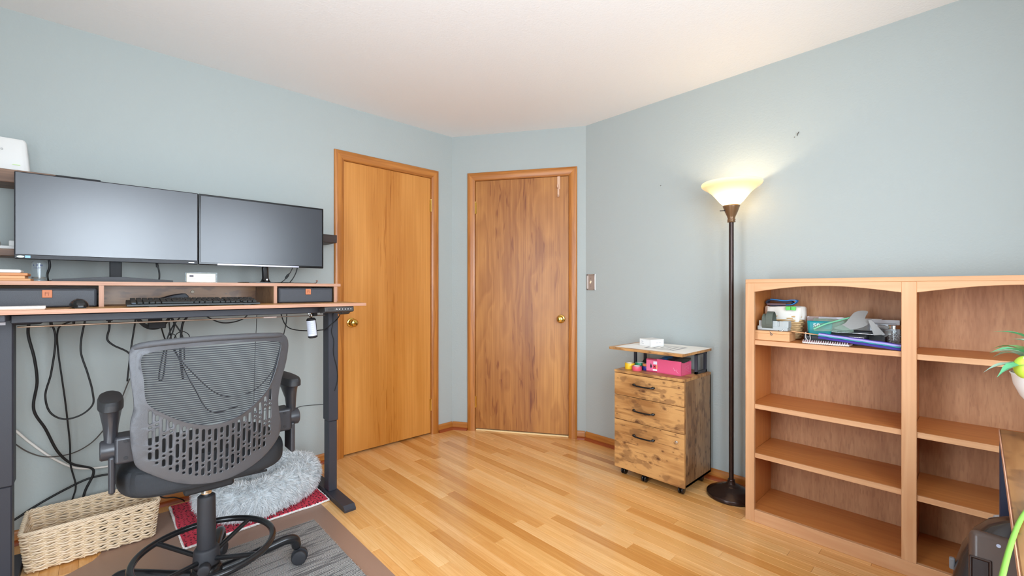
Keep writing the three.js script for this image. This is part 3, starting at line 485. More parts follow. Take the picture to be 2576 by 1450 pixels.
  cable('black lead crossing in an X below the desktop', 0.0032, at(2.72, [[0.256, 1.063], [0.26, 1.022], [0.272, 0.983], [0.296, 0.936], [0.307, 0.891], [0.31, 0.80]]));
  cable('thick bundled black lead hanging straight down in the tangle', 0.0050, at(2.775, [[0.335, 1.063], [0.331, 1.018], [0.311, 0.984], [0.302, 0.908], [0.30, 0.80], [0.31, 0.70]]));
  cable('thin black lead curled in two rings above the chair back', 0.0020, [[0.31, 0.86, 2.755], [0.249, 0.900, 2.755], [0.252, 0.924, 2.755], [0.27, 0.929, 2.76], [0.281, 0.91, 2.765], [0.271, 0.885, 2.77], [0.286, 0.926, 2.79], [0.313, 0.936, 2.80], [0.338, 0.916, 2.80], [0.336, 0.886, 2.80], [0.31, 0.85, 2.79]]);
  cable('short black lead on the floor between basket and pet bed', 0.0032, [[0.20, 0.10, 2.945], [0.25, 0.052, 2.945], [0.29, 0.046, 2.93], [0.325, 0.022, 2.935], [0.335, 0.006, 2.945]]);
  // leads on the riser
  cable('thick black lead dropping from the left monitor behind the clear bottle', 0.0042, [[-0.16, 1.30, 2.73], [-0.155, 1.251, 2.73], [-0.163, 1.215, 2.74], [-0.161, 1.190, 2.75], [-0.155, 1.1885, 2.79]]);
  cable('black lead with a moulded plug under the right half of the left monitor', 0.0034, [[0.205, 1.285, 2.745], [0.214, 1.228, 2.745], [0.212, 1.197, 2.75], [0.20, 1.188, 2.78]], true);
  cable('black lead dropping straight from the right monitor to the riser', 0.0028, [[0.846, 1.30, 2.725], [0.836, 1.25, 2.73], [0.815, 1.205, 2.74], [0.80, 1.1872, 2.75], [0.77, 1.187, 2.77]]);
  const f = cable('black lead with a swollen filter under the right monitor', 0.0022, [[0.825, 1.30, 2.725], [0.805, 1.25, 2.73], [0.775, 1.205, 2.74], [0.755, 1.1867, 2.76]]);
  put(f, 'ferrite_filter', loft([[0, -0.02, 0, 0.002, 0.002], [0, -0.01, 0, 0.0065, 0.006], [0, 0.008, 0, 0.0065, 0.006], [0, 0.02, 0, 0.002, 0.002]], 14).rotateZ(-0.58).translate(0.790, 1.228, -2.735), M.rubber);
  const pl = cable('brown flat lead ending in an upturned tip at the riser corner', 0.0026, [[0.76, 1.187, 2.60], [0.80, 1.1868, 2.60], [0.86, 1.187, 2.60], [0.898, 1.1872, 2.60], [0.908, 1.193, 2.60], [0.909, 1.199, 2.60]], false, std(0x5d463c, 0.5));
  put(pl, 'tip', rbox(0.010, 0.009, 0.008, 0.002).translate(0.909, 1.2015, -2.6), std(0x8a675a, 0.4));
}
// ---------------------------------------------------------------- drafting chair, seen from behind
{
  const t = thing('drafting_chair', 'black mesh-back drafting chair with a foot ring, pushed toward the desk', 'chair', [0.288, 0, -1.95]);
  const plastic = std(0x464649, 0.36, { bumpMap: T.fine, bumpScale: 0.0002 }), gloss = std(0x1c1c1e, 0.22), armM = std(0x2e2e32, 0.34), fabric = std(0x26282c, 0.8, { bumpMap: T.weave, bumpScale: 0.0006 });
  const surf = (x, h) => 0.205 - 0.9 * x * x + 0.10 * (h - 0.75);        // back surface: z over x and height
  const outer = [[-0.222, 0.957], [-0.216, 0.974], [-0.199, 0.983], [-0.033, 0.996], [0.174, 0.990], [0.211, 0.984], [0.227, 0.960], [0.224, 0.892], [0.203, 0.803], [0.196, 0.737], [0.209, 0.644], [0.199, 0.596], [0.141, 0.537], [0.051, 0.502], [-0.032, 0.502], [-0.106, 0.526], [-0.162, 0.562], [-0.203, 0.598], [-0.214, 0.644], [-0.219, 0.736], [-0.211, 0.788], [-0.219, 0.883]];
  const win = [[-0.194, 0.945], [-0.179, 0.956], [-0.033, 0.971], [0.174, 0.965], [0.200, 0.955], [0.198, 0.911], [0.165, 0.800], [0.111, 0.741], [0.053, 0.708], [-0.014, 0.698], [-0.084, 0.720], [-0.141, 0.758], [-0.180, 0.796], [-0.189, 0.868]];
  const S = shapeOf(outer, true), hole = pts => { const p = new THREE.Path(pts.map(q => new THREE.Vector2(...q))); S.holes.push(p); };
  const sm = pts => { const c = new THREE.CatmullRomCurve3(pts.map(p => V3(p[0], p[1], 0)), true, 'centripetal'); return c.getPoints(pts.length * 5).slice(0, -1).map(p => [p.x, p.y]); };
  const W = sm(win); hole(W);
  const O = sm(outer);
  const edgeY = (poly, x, top) => { let b = top ? 9 : 9; let lo = 9, hi = -9; for (let i = 0; i < poly.length; i++) { const a = poly[i], c = poly[(i + 1) % poly.length]; if ((a[0] - x) * (c[0] - x) <= 0 && a[0] !== c[0]) { const y = a[1] + (c[1] - a[1]) * (x - a[0]) / (c[0] - a[0]); lo = Math.min(lo, y); hi = Math.max(hi, y); } } return [lo, hi]; };
  const slot = (x, y0, y1, w) => { const r = w / 2, p = []; for (let i = 0; i <= 4; i++) { const a = PI * i / 4; p.push([x + r * Math.cos(a), y1 - r + r * Math.sin(a)]); } for (let i = 0; i <= 4; i++) { const a = PI + PI * i / 4; p.push([x + r * Math.cos(a), y0 + r + r * Math.sin(a)]); } hole(p); };
  for (let k = 0; k < 21; k++) {
    const x = -0.172 + k * 0.0169; let y = edgeY(W, x)[0] - 0.012; if (y > 1) y = 0.78; const mid = Math.abs(x + 0.01) / 0.18, yb = edgeY(O, x)[0] + 0.026 + 0.012 * mid;
    let q = k % 2; const seq = q ? [0.020, 0.0085, 0.047, 0.0085, 0.034, 0.0085] : [0.043, 0.0085, 0.047, 0.0085, 0.024, 0.0085];
    for (let i = 0; y - seq[i % 6] > yb; i++) { slot(x, y - seq[i % 6], y, 0.0082); y -= seq[i % 6] + 0.0065; }
  }
  let g = extrude(S, 0.009, 0.0014, 1);
  g = new TessellateModifier(0.022, 6).modify(g);
  { const p = g.attributes.position; for (let i = 0; i < p.count; i++) { const x = p.getX(i), h = p.getY(i); p.setZ(i, p.getZ(i) + surf(x, h) - 0.009); } g.deleteAttribute('normal'); g = toCreasedNormals(clean(g), 0.75); }
  obj('back_shell', metreUV(g), plastic, t);
  // raised rolled frame around the upper back
  const rail = [[-0.219, 0.80], [-0.213, 0.80]]; const rim = []; for (const [x, h] of O) if (h > 0.74) rim.push([x, h]);
  const cut = rim.findIndex((p, i) => { const q = rim[(i + 1) % rim.length]; return Math.hypot(p[0] - q[0], p[1] - q[1]) > 0.2; }); const ordered = rim.slice(cut + 1).concat(rim.slice(0, cut + 1));
  obj('frame_rail', tube(ordered.map(([x, h], i) => [x * (0.975 - 0.07 * (1 - sst(0, 26, Math.min(i, ordered.length - 1 - i)))), (h - 0.86) * 0.975 + 0.8585, surf(x, h) - 0.004 - 0.030 * (1 - sst(0, 26, Math.min(i, ordered.length - 1 - i)))]), 0.0105, false, 180, 10), plastic, t);
  // mesh: flat horizontal strands behind the window
  const strands = [];
  for (let h = 0.706; h < 0.968; h += 0.0071) {
    const xs = []; for (let i = 0; i < W.length; i++) { const a = W[i], c = W[(i + 1) % W.length]; if ((a[1] - h) * (c[1] - h) <= 0 && a[1] !== c[1]) xs.push(a[0] + (c[0] - a[0]) * (h - a[1]) / (c[1] - a[1])); }
    if (xs.length < 2) continue; const x0 = Math.min(...xs) - 0.006, x1 = Math.max(...xs) + 0.006, n = 20;
    const b = new THREE.BoxGeometry(x1 - x0, 0.0040, 0.0008, n, 1, 1); b.translate((x0 + x1) / 2, h, 0);
    const p = b.attributes.position; for (let i = 0; i < p.count; i++) p.setZ(i, p.getZ(i) + surf(p.getX(i), h) - 0.0105);
    strands.push(clean(b));
  }
  obj('mesh_panel', strands, std(0x1d2026, 0.6), t, 'black see-through mesh', 'stuff');
  // lower lumbar band seen through the slots
  // seat cushion
  const seat = clean(new THREE.SphereGeometry(1, 56, 36)); { const p = seat.attributes.position, f = (v, e) => Math.sign(v) * Math.pow(Math.abs(v), e); for (let i = 0; i < p.count; i++) { const y = p.getY(i), x = p.getX(i), z = p.getZ(i), r = Math.hypot(x, z) || 1e-6, cx = x / r, cz = z / r, rr_ = f(r, 0.30); p.setXYZ(i, f(cx, 0.55) * rr_ * 0.250, 0.526 + f(y, 0.55) * 0.060 + (z < 0 ? -0.012 * z * z : 0.006 * z), f(cz, 0.55) * rr_ * 0.230 - 0.066); } seat.computeVertexNormals(); }
  obj('seat_cushion', metreUV(toCreasedNormals(seat, 1.4)), fabric, t);
  obj('seat_pan', [rbox(0.28, 0.014, 0.24, 0.006, [0, 0.468, -0.09]), rbox(0.15, 0.040, 0.16, 0.010, [0, 0.452, -0.01])], M.blackSoft, t);
  obj('back_bracket', [rbox(0.085, 0.012, 0.13, 0.005, [0, 0.492, 0.07]), rbox(0.085, 0.09, 0.010, 0.004, [0, 0.560, 0.168])], M.blackSoft, t);
  obj('height_lever', bar([0.06, 0.452, 0.05], [0.185, 0.448, 0.05], 0.0045), M.blackSoft, t);
  // arms
  for (const s of [-1, 1]) {
    const x = s * 0.262, m = g => s < 0 ? g : g;
    const a = obj('arm_support', [rbox(0.016, 0.115, 0.085, 0.007, [s * 0.260, 0.578, 0.085]), rbox(0.052, 0.085, 0.080, 0.010, [s * 0.228, 0.652, 0.095]), rbox(0.12, 0.014, 0.06, 0.003, [s * 0.200, 0.515, -0.03])], armM, t);
    obj('pivot_housing', turned(lathe([[0.0001, -0.026], [0.026, -0.026], [0.031, -0.022], [0.031, 0.022], [0.026, 0.026], [0.0001, 0.026]], 32), 0, 0, PI / 2).translate(x, 0.652, 0.095), armM, t);
    obj('arm_stem', loft([[x, 0.660, 0.095, 0.017, 0.020], [x, 0.690, 0.093, 0.0165, 0.022], [x, 0.725, 0.088, 0.019, 0.030], [x, 0.758, 0.070, 0.025, 0.055], [x, 0.778, 0.055, 0.029, 0.085]], 28), armM, t);
    const pad = obj('arm_pad', loft([[x, 0.776, 0.045, 0.027, 0.100], [x, 0.780, 0.045, 0.0315, 0.112], [x, 0.798, 0.045, 0.0315, 0.113], [x, 0.807, 0.043, 0.028, 0.108], [x, 0.811, 0.040, 0.018, 0.094]], 36, 0.75), std(0x232325, 0.6, { bumpMap: T.weave, bumpScale: 0.0004 }), t);
    for (const dy of [0.028, -0.024]) obj('screw_cap', turned(cyl(0.0055, 0.0055, 0.003, [0, 0, 0], 16), PI / 2).translate(s * 0.228, 0.652 + dy, 0.1355), M.blackSoft, a);
  }
  // gas column, foot ring and star base
  obj('column_cover', lathe([[0.0001, 0.135], [0.030, 0.135], [0.0295, 0.27], [0.028, 0.380], [0.0275, 0.392], [0.022, 0.396], [0.0001, 0.396]], 32), M.black, t);
  obj('gas_lift', lathe([[0.0001, 0.390], [0.0165, 0.390], [0.0165, 0.408], [0.014, 0.410], [0.014, 0.446], [0.0001, 0.446]], 28), M.chrome, t, 'chrome gas-lift rod');
  const ring = obj('foot_ring', turned(clean(new THREE.TorusGeometry(0.214, 0.0115, 14, 96)), PI / 2).translate(0, 0.198, 0), gloss, t);
  obj('ring_collar', lathe([[0.0001, 0.140], [0.042, 0.140], [0.043, 0.150], [0.040, 0.196], [0.034, 0.205], [0.0001, 0.205]], 32), M.black, t);
  for (let i = 0; i < 4; i++) { const a = PI / 4 + 0.12 + i * PI / 2, c = Math.cos(a), s = Math.sin(a); obj('ring_spoke', bar([c * 0.036, 0.165, s * 0.036], [c * 0.208, 0.196, s * 0.208], 0.0085, 10), gloss, t); }
  obj('collar_knob', turned(lathe([[0.0001, 0], [0.010, 0], [0.010, 0.02], [0.020, 0.022], [0.021, 0.048], [0.017, 0.052], [0.0001, 0.052]], 8), PI / 2, -0.28).translate(-0.008, 0.160, 0.040), M.black, t);
  obj('hub', lathe([[0.0001, 0.070], [0.036, 0.070], [0.050, 0.085], [0.050, 0.125], [0.040, 0.140], [0.0001, 0.140]], 32), gloss, t);
  for (let i = 0; i < 5; i++) {
    const a = i * 2 * PI / 5, c = Math.cos(a), s = -Math.sin(a), P = (r, h) => [c * r, h, s * r];
    const leg = obj('base_leg', [tube([P(0.03, 0.100), P(0.12, 0.106), P(0.22, 0.118), P(0.275, 0.122), P(0.304, 0.110), P(0.311, 0.085)], 0.0185, false, 44, 12)], gloss, t);
    const k = 0.45 + i * 1.7, w = Math.cos(k), d = Math.sin(k), cx = c * 0.311 + w * 0.012, cz = s * 0.311 + d * 0.012;   // castor turned its own way
    const cs = obj('castor', [-1, 1].map(q => turned(lathe([[0.0001, -0.010], [0.024, -0.010], [0.0285, -0.006], [0.0285, 0.006], [0.024, 0.010], [0.0001, 0.010]], 28), PI / 2, -k).translate(cx - d * 0.0135 * q, 0.0305, cz + w * 0.0135 * q)).concat([cyl(0.007, 0.007, 0.055, [c * 0.311, 0.066, s * 0.311], 12), turned(clean(new THREE.CylinderGeometry(0.032, 0.032, 0.006, 24, 1, false)), PI / 2, -k).translate(cx, 0.033, cz)]), M.black, t);
    cs.position.y = 0.0075;
  }
}
// ---------------------------------------------------------------- mats, pet bed, basket
{
  const mat = shapeOf([[0.866, -1.20], [0.866, -2.84], [0.85, -2.872], [0.82, -2.88], [0.06, -2.88], [0.03, -2.87], [0.02, -2.84], [0.005, -2.62], [-0.02, -2.57], [-0.09, -2.52], [-0.16, -2.49], [-0.20, -2.475], [-0.215, -2.45], [-0.215, -1.20]].map(p => [p[0], -p[1]]));
  single('chair_mat', turned(extrude(mat, 0.0025, 0.0006, 1), -PI / 2), std(0x9a7a68, 0.34, { bumpMap: T.fine, bumpScale: 0.0002 }), 'smooth brown plastic chair mat on the hardwood', 'mat');
  // woven rug: fine black and white twill with darker wandering bands
  const tw = tex(1024, 1024, 0.30, 0.30, (x, y) => { const n = fbm(x * 6, y * 24, 61, 3, 6, 24), band = sst(0.55, 0.72, fbm(x * 3 + n * 0.3, y * 30, 67, 3, 3, 30)); const s = Math.sin((x * 46 + y * 46 + n * 0.9) * 2 * PI) * 0.5 + 0.5, q = H2(Math.floor(x * 512), Math.floor(y * 512), 5); return mixc(mixc([58, 56, 56], [212, 208, 202], sst(0.42, 0.72, s * 0.8 + q * 0.22)), [34, 33, 34], band * 0.4); });
  const r = thing('woven_rug', 'small charcoal and white woven rug under the chair', 'rug', [0.555, 0.0025, -1.80]);
  obj('pile', [(() => { const g = new THREE.BoxGeometry(0.445, 0.005, 0.935, 24, 1, 48); const p = g.attributes.position; for (let i = 0; i < p.count; i++) if (p.getY(i) > 0) p.setY(i, p.getY(i) + 0.0008 * fbm(p.getX(i) * 30 + 50, p.getZ(i) * 30 + 50, 71, 2)); g.computeVertexNormals(); return metreUV(g).translate(0, 0.0025, 0); })()], std(0xffffff, 0.95, { map: tw, bumpMap: tw, bumpScale: 0.0012 }), r);
  const fr = []; for (let i = 0; i < 40; i++) { const z = -0.46 + 0.92 * rnd(); fr.push(bar([0.2215, 0.003, z], [0.224 + rnd() * 0.004, 0.002 + rnd() * 0.003, z + rr(-0.004, 0.004)], 0.0005, 5)); }
  obj('fringe', fr, std(0xd8d4cc, 0.9), r, undefined, 'stuff');
  // red blanket
  const spots = []; for (let i = 0; i < 150; i++) spots.push([((i % 12) + 0.5 + rr(-0.3, 0.3)) / 12, (Math.floor(i / 12) + 0.5 + rr(-0.3, 0.3)) / 12.5, rr(0.015, 0.024), rr(0, PI)]);
  const red = tex(768, 768, 0.22, 0.22, (x, y) => { let k = 0; for (const [a, b, q, th] of spots) { let dx = x - a, dy = y - b; dx -= Math.round(dx); dy -= Math.round(dy); const u = dx * Math.cos(th) + dy * Math.sin(th), v = -dx * Math.sin(th) + dy * Math.cos(th); if ((u * u) / (q * q * 1.7) + (v * v) / (q * q * 0.45) < 1) k = 1; } const n = fbm(x * 40, y * 40, 73, 2, 40, 40); return mixc(mixc([196, 44, 66], [226, 78, 96], n), [44, 20, 30], k); });
  const b = thing('pet_blanket', 'red spotted blanket with a fluffy white edge under the pet bed', 'blanket', [0.585, 0.0030, -2.65]);
  const cor = [[0.268, 2.905], [0.272, 2.395], [0.910, 2.418], [0.905, 2.90]].map(p => [p[0] - 0.585, -p[1] + 2.65]);
  const blank = (inset, y, th, amp) => { const n = 36, g = new THREE.BoxGeometry(1, th, 1, n, 1, n), p = g.attributes.position; for (let i = 0; i < p.count; i++) { const u = p.getX(i) * (1 - inset) + 0.5, v = p.getZ(i) * (1 - inset) + 0.5, lx = mix(mix(cor[0][0], cor[3][0], u), mix(cor[1][0], cor[2][0], u), v), lz = mix(mix(cor[0][1], cor[3][1], u), mix(cor[1][1], cor[2][1], u), v); const e = Math.min(u, 1 - u, v, 1 - v), wob = 0.006 * (fbm(lx * 9 + 20, lz * 9 + 20, 79, 2) - 0.5) * (1 - sst(0, 0.2, e)) * 2; const lift = amp * fbm(lx * 8 + 60, lz * 8 + 60, 83, 2) * (1 - sst(0.0, 0.3, e)); p.setXYZ(i, lx + wob, p.getY(i) + y + (p.getY(i) > 0 ? lift : 0), lz + wob); } g.computeVertexNormals(); return metreUV(g); };
  obj('fleece_backing', blank(0, 0.0045, 0.007, 0.004), std(0xf0eae6, 0.95), b, 'white fleece backing');
  obj('top_fabric', blank(0.012, 0.0098, 0.0035, 0.004), std(0xffffff, 0.9, { map: red, sheen: 0.4 }), b);
  const fz = []; for (let i = 0; i < 1400; i++) { const e = Math.floor(rnd() * 4), u = rnd(), A = cor[e], Bq = cor[(e + 1) % 4], x = mix(A[0], Bq[0], u), z = mix(A[1], Bq[1], u), n = Math.hypot(x, z); fz.push(clean(new THREE.SphereGeometry(rr(0.002, 0.0038), 5, 4)).translate(x + rr(-0.003, 0.003), rr(0.004, 0.009), z + rr(-0.003, 0.003))); }
  obj('fleece_edge', fz, std(0xf3eeea, 0.95), b, 'fluffy white edge', 'stuff');
}
{ // pet bed: a stuffed ring covered in long fur
  const t = thing('pet_bed', 'round fluffy light grey pet bed under the desk', 'pet bed', [0.628, 0.0185, -2.672]);
  const RX = 0.212, RZ = 0.196, TR = 0.074, P = (a, b, e = 0) => { const r = TR + e, k = 1 + 0.05 * Math.sin(3 * a + 1); return V3(Math.cos(a) * (RX * k + r * Math.cos(b)), Math.max(0.002, 0.086 + r * 1.12 * Math.sin(b) + 0.012 * Math.sin(2 * a + 0.7)), Math.sin(a) * (RZ * k + r * Math.cos(b))); };
  const pos = [], NA = 72, NB = 28; for (let i = 0; i < NA; i++) for (let j = 0; j < NB; j++) { const A = [i / NA, (i + 1) / NA].map(q => q * 2 * PI), B = [j / NB, (j + 1) / NB].map(q => q * 2 * PI), q = [P(A[0], B[0]), P(A[1], B[0]), P(A[1], B[1]), P(A[0], B[1])]; for (const k of [0, 2, 1, 0, 3, 2]) pos.push(q[k].x, q[k].y, q[k].z); }
  const g = new THREE.BufferGeometry(); g.setAttribute('position', new THREE.BufferAttribute(new Float32Array(pos), 3)); g.computeVertexNormals();
  const furM = std(0xd4d8da, 0.95);
  obj('bolster', clean(toCreasedNormals(g, 2)), furM, t);
  obj('cushion', clean(new THREE.SphereGeometry(1, 32, 16)).scale(0.16, 0.030, 0.15).translate(0, 0.032, 0), furM, t);
  // fur: bent tapering tufts that hang outward and down
  const blade = (() => { const v = [], w = [0.0022, 0.0019, 0.0012], y = [0, 0.4, 0.75, 1], z = [0, 0.10, 0.30, 0.62]; for (let i = 0; i < 3; i++) { const a = w[i], b = w[i + 1] ?? 0; v.push(-a, y[i], z[i], a, y[i], z[i], b, y[i + 1], z[i + 1]); if (b) v.push(-a, y[i], z[i], b, y[i + 1], z[i + 1], -b, y[i + 1], z[i + 1]); } const q = new THREE.BufferGeometry(); q.setAttribute('position', new THREE.BufferAttribute(new Float32Array(v.map((c, i) => i % 3 === 0 ? c : c)), 3)); q.computeVertexNormals(); return q; })();
  const N = 46000, im = new THREE.InstancedMesh(blade, std(0xffffff, 0.85, { side: THREE.DoubleSide, transmission: 0.25 }), N), Mx = new THREE.Matrix4(), col = new THREE.Color();
  for (let i = 0; i < N; i++) {
    const inner = i > N * 0.86; let p, n;
    if (!inner) { const a = rnd() * 2 * PI, b = rr(-1.15, PI + 0.9); p = P(a, b); n = P(a, b, 0.01).sub(P(a, b)).normalize(); } else { const a = rnd() * 2 * PI, r = Math.sqrt(rnd()); p = V3(Math.cos(a) * 0.13 * r, 0.032 + 0.029 * Math.sqrt(Math.max(0, 1 - r * r * 0.75)), Math.sin(a) * 0.12 * r); n = V3(rr(-0.4, 0.4), 1, rr(-0.4, 0.4)).normalize(); }
    const cl = fbm(p.x * 40 + 90, p.z * 40 + p.y * 40 + 90, 91, 2), cm = fbm(p.x * 40 + 190, p.z * 40 - p.y * 30 + 190, 97, 2);
    const L = rr(0.018, 0.034) * (p.y < 0.03 ? 0.5 : 1), dir = n.clone().add(V3((cl - 0.5) * 2.8, -0.35, (cm - 0.5) * 2.8)).normalize(); if (p.y + dir.y * L < 0.004) dir.y = Math.abs(dir.y) * 0.2;
    const side = dir.clone().cross(V3(rr(-1, 1), rr(0.2, 1), rr(-1, 1))).normalize(), down = side.clone().cross(dir).normalize(); if (down.y > 0) { down.negate(); side.negate(); }
    Mx.makeBasis(side.multiplyScalar(0.8), dir.multiplyScalar(L), down.multiplyScalar(L * 0.8)).setPosition(p.x, p.y, p.z); im.setMatrixAt(i, Mx);
    const k = rr(0.84, 1.0); col.setRGB(k * 0.92, k * 0.94, k * 0.95); im.setColorAt(i, col);
  }
  im.name = 'fur'; im.userData = { kind: 'stuff', label: 'long soft grey-white fur' }; im.castShadow = im.receiveShadow = true; t.add(im);
}
{ // wicker basket
  const t = thing('wicker_basket', 'long open wicker basket under the left of the desk', 'basket', [-0.015, 0.003, -2.745]);
  const HB = 0.165, half = (y, o = 0) => { const k = y / HB; return [0.200 + 0.016 * k + o, 0.122 + 0.014 * k + o]; };
  const path = (s, y, o = 0) => { // rounded rectangle, s in 0..1
    const [a, b] = half(y, o), r = 0.022, L = [2 * (a - r), PI * r / 2, 2 * (b - r), PI * r / 2, 2 * (a - r), PI * r / 2, 2 * (b - r), PI * r / 2], tot = L.reduce((p, q) => p + q); let d = ((s % 1) + 1) % 1 * tot, i = 0; while (d > L[i]) { d -= L[i]; i++; }
    const c = [[a - r, b - r], [a - r, -(b - r)], [-(a - r), -(b - r)], [-(a - r), b - r]];
    switch (i) { case 0: return [-(a - r) + d, b]; case 2: return [a, b - r - d]; case 4: return [a - r - d, -b]; case 6: return [-a, -(b - r) + d]; }
    const k = (i - 1) / 2, th = d / r, [cx, cz] = c[k], a0 = [PI / 2, 0, -PI / 2, PI][k]; return [cx + r * Math.cos(a0 - th), cz + r * Math.sin(a0 - th)];
  };
  const NS = 34, strand = [], strand2 = [], stakes = [], rows = 25;
  for (let k = 0; k < rows; k++) {
    const y = 0.008 + k * 0.0061, pts = [], n = NS * 3;
    for (let i = 0; i < n; i++) { const s = i / n, o = 0.0042 * Math.sin(s * NS * PI + k * PI) + 0.0012 * (H2(i, k, 9) - 0.5), p = path(s, y, o); pts.push(V3(p[0], y + 0.0022 * Math.sin(s * NS * PI * 2 + k) + 0.0016 * (H2(i >> 2, k, 11) - 0.5), p[1])); }
    (k % 3 === 1 ? strand2 : strand).push(clean(new THREE.TubeGeometry(new THREE.CatmullRomCurve3(pts, true), n * 2, 0.0040, 5, true)));
  }
  for (let i = 0; i < NS; i++) { const s = (i + 0.0) / NS, p0 = path(s, 0.004), p1 = path(s, HB); stakes.push(bar([p0[0], 0.004, p0[1]], [p1[0], HB, p1[1]], 0.0034, 6)); }
  const cane = std(0xf2dabb, 0.6), cane2 = std(0xe4c8a2, 0.6);
  obj('weave', strand, cane, t, undefined, 'stuff'); obj('darker_weave', strand2, cane2, t, undefined, 'stuff'); obj('stakes', stakes, cane2, t, undefined, 'stuff');
  const rim = []; for (let q = 0; q < 4; q++) { const pts = []; for (let i = 0; i < 160; i++) { const s = i / 160, a = s * 36 * PI * 2 / 2 + q * PI / 2, p = path(s, HB, Math.cos(a) * 0.005); pts.push(V3(p[0], HB + 0.001 + Math.sin(a) * 0.005, p[1])); } rim.push(clean(new THREE.TubeGeometry(new THREE.CatmullRomCurve3(pts, true), 420, 0.0038, 5, true))); }
  obj('braided_rim', rim, cane, t);
  const bs = []; for (let i = 0; i < 32; i++) bs.push(bar([-0.196 + i * 0.01265, 0.0055, -0.115], [-0.196 + i * 0.01265, 0.0055, 0.115], 0.0045, 5)); bs.push(cbox(0.39, 0.003, 0.23, 0, [0, 0.004, 0]));
  obj('base', bs, cane2, t);
  single('dark_board', cbox(0.20, 0.134, 0.007, 0.001, [0, 0.067, 0]).rotateX(0.08).translate(0.075, 0.0145, -2.650), std(0x2c2522, 0.6), 'thin dark board standing inside the wicker basket', 'board');
}
// ---------------------------------------------------------------- floor lamp
{
  const t = thing('floor_lamp', 'bronze torchiere floor lamp with a lit alabaster glass bowl', 'lamp', [2.566, 0, -0.9455]);
  obj('base', lathe([[0.0001, 0], [0.122, 0], [0.127, 0.004], [0.127, 0.018], [0.122, 0.024], [0.112, 0.027], [0.106, 0.034], [0.094, 0.037], [0.086, 0.045], [0.070, 0.050], [0.058, 0.057], [0.050, 0.058], [0.044, 0.064], [0.030, 0.070], [0.021, 0.074], [0.019, 0.088], [0.0001, 0.09]], 64), M.bronze, t);
  obj('pole', [cyl(0.0125, 0.0125, 1.47, [0, 0.815, 0], 24), lathe([[0.0126, 0.084], [0.018, 0.086], [0.018, 0.095], [0.0126, 0.097]], 24)], M.bronze, t);
  obj('cup', lathe([[0.0126, 1.525], [0.021, 1.527], [0.021, 1.532], [0.018, 1.534], [0.021, 1.537], [0.021, 1.542], [0.018, 1.545], [0.022, 1.560], [0.033, 1.585], [0.040, 1.606], [0.0435, 1.614], [0.0435, 1.620], [0.036, 1.621], [0.0001, 1.60]], 40), std(0x75573a, 0.3, { metalness: 0.3 }), t, 'lighter bronze cup under the glass');
  obj('switch', [bar([-0.024, 1.592, -0.022], [-0.046, 1.590, -0.043], 0.0026, 8)], M.blackSoft, t);
  const shade = [[0.030, 1.616], [0.041, 1.622], [0.060, 1.640], [0.082, 1.668], [0.102, 1.692], [0.124, 1.710], [0.142, 1.721], [0.1525, 1.731], [0.1555, 1.740], [0.1525, 1.747], [0.145, 1.747], [0.138, 1.741]];
  const inner = [[0.138, 1.741], [0.120, 1.7145], [0.099, 1.697], [0.079, 1.672], [0.057, 1.644], [0.038, 1.627], [0.0001, 1.622]];
  obj('glass_shade', lathe(shade, 72), new THREE.MeshPhysicalMaterial({ color: 0xf6e2ba, roughness: 0.95, transmission: 0.45, thickness: 0, side: THREE.DoubleSide }), t, 'marbled cream glass bowl');
  obj('bulb', lathe([[0.0001, 1.622], [0.013, 1.624], [0.014, 1.636], [0.024, 1.650], [0.0275, 1.664], [0.024, 1.680], [0.013, 1.689], [0.0001, 1.691]], 28), std(0xffffff, 0.5, { emissive: 0xffdca8, emissiveIntensity: 9 }), t);
  const l = new THREE.PointLight(new THREE.Color(1.0, 0.84, 0.60), 0.27, 0, 2); l.position.set(0, 1.662, 0); l.castShadow = true; l.shadow.radius = 1.1; l.name = 'bulb_light'; t.add(l);
}
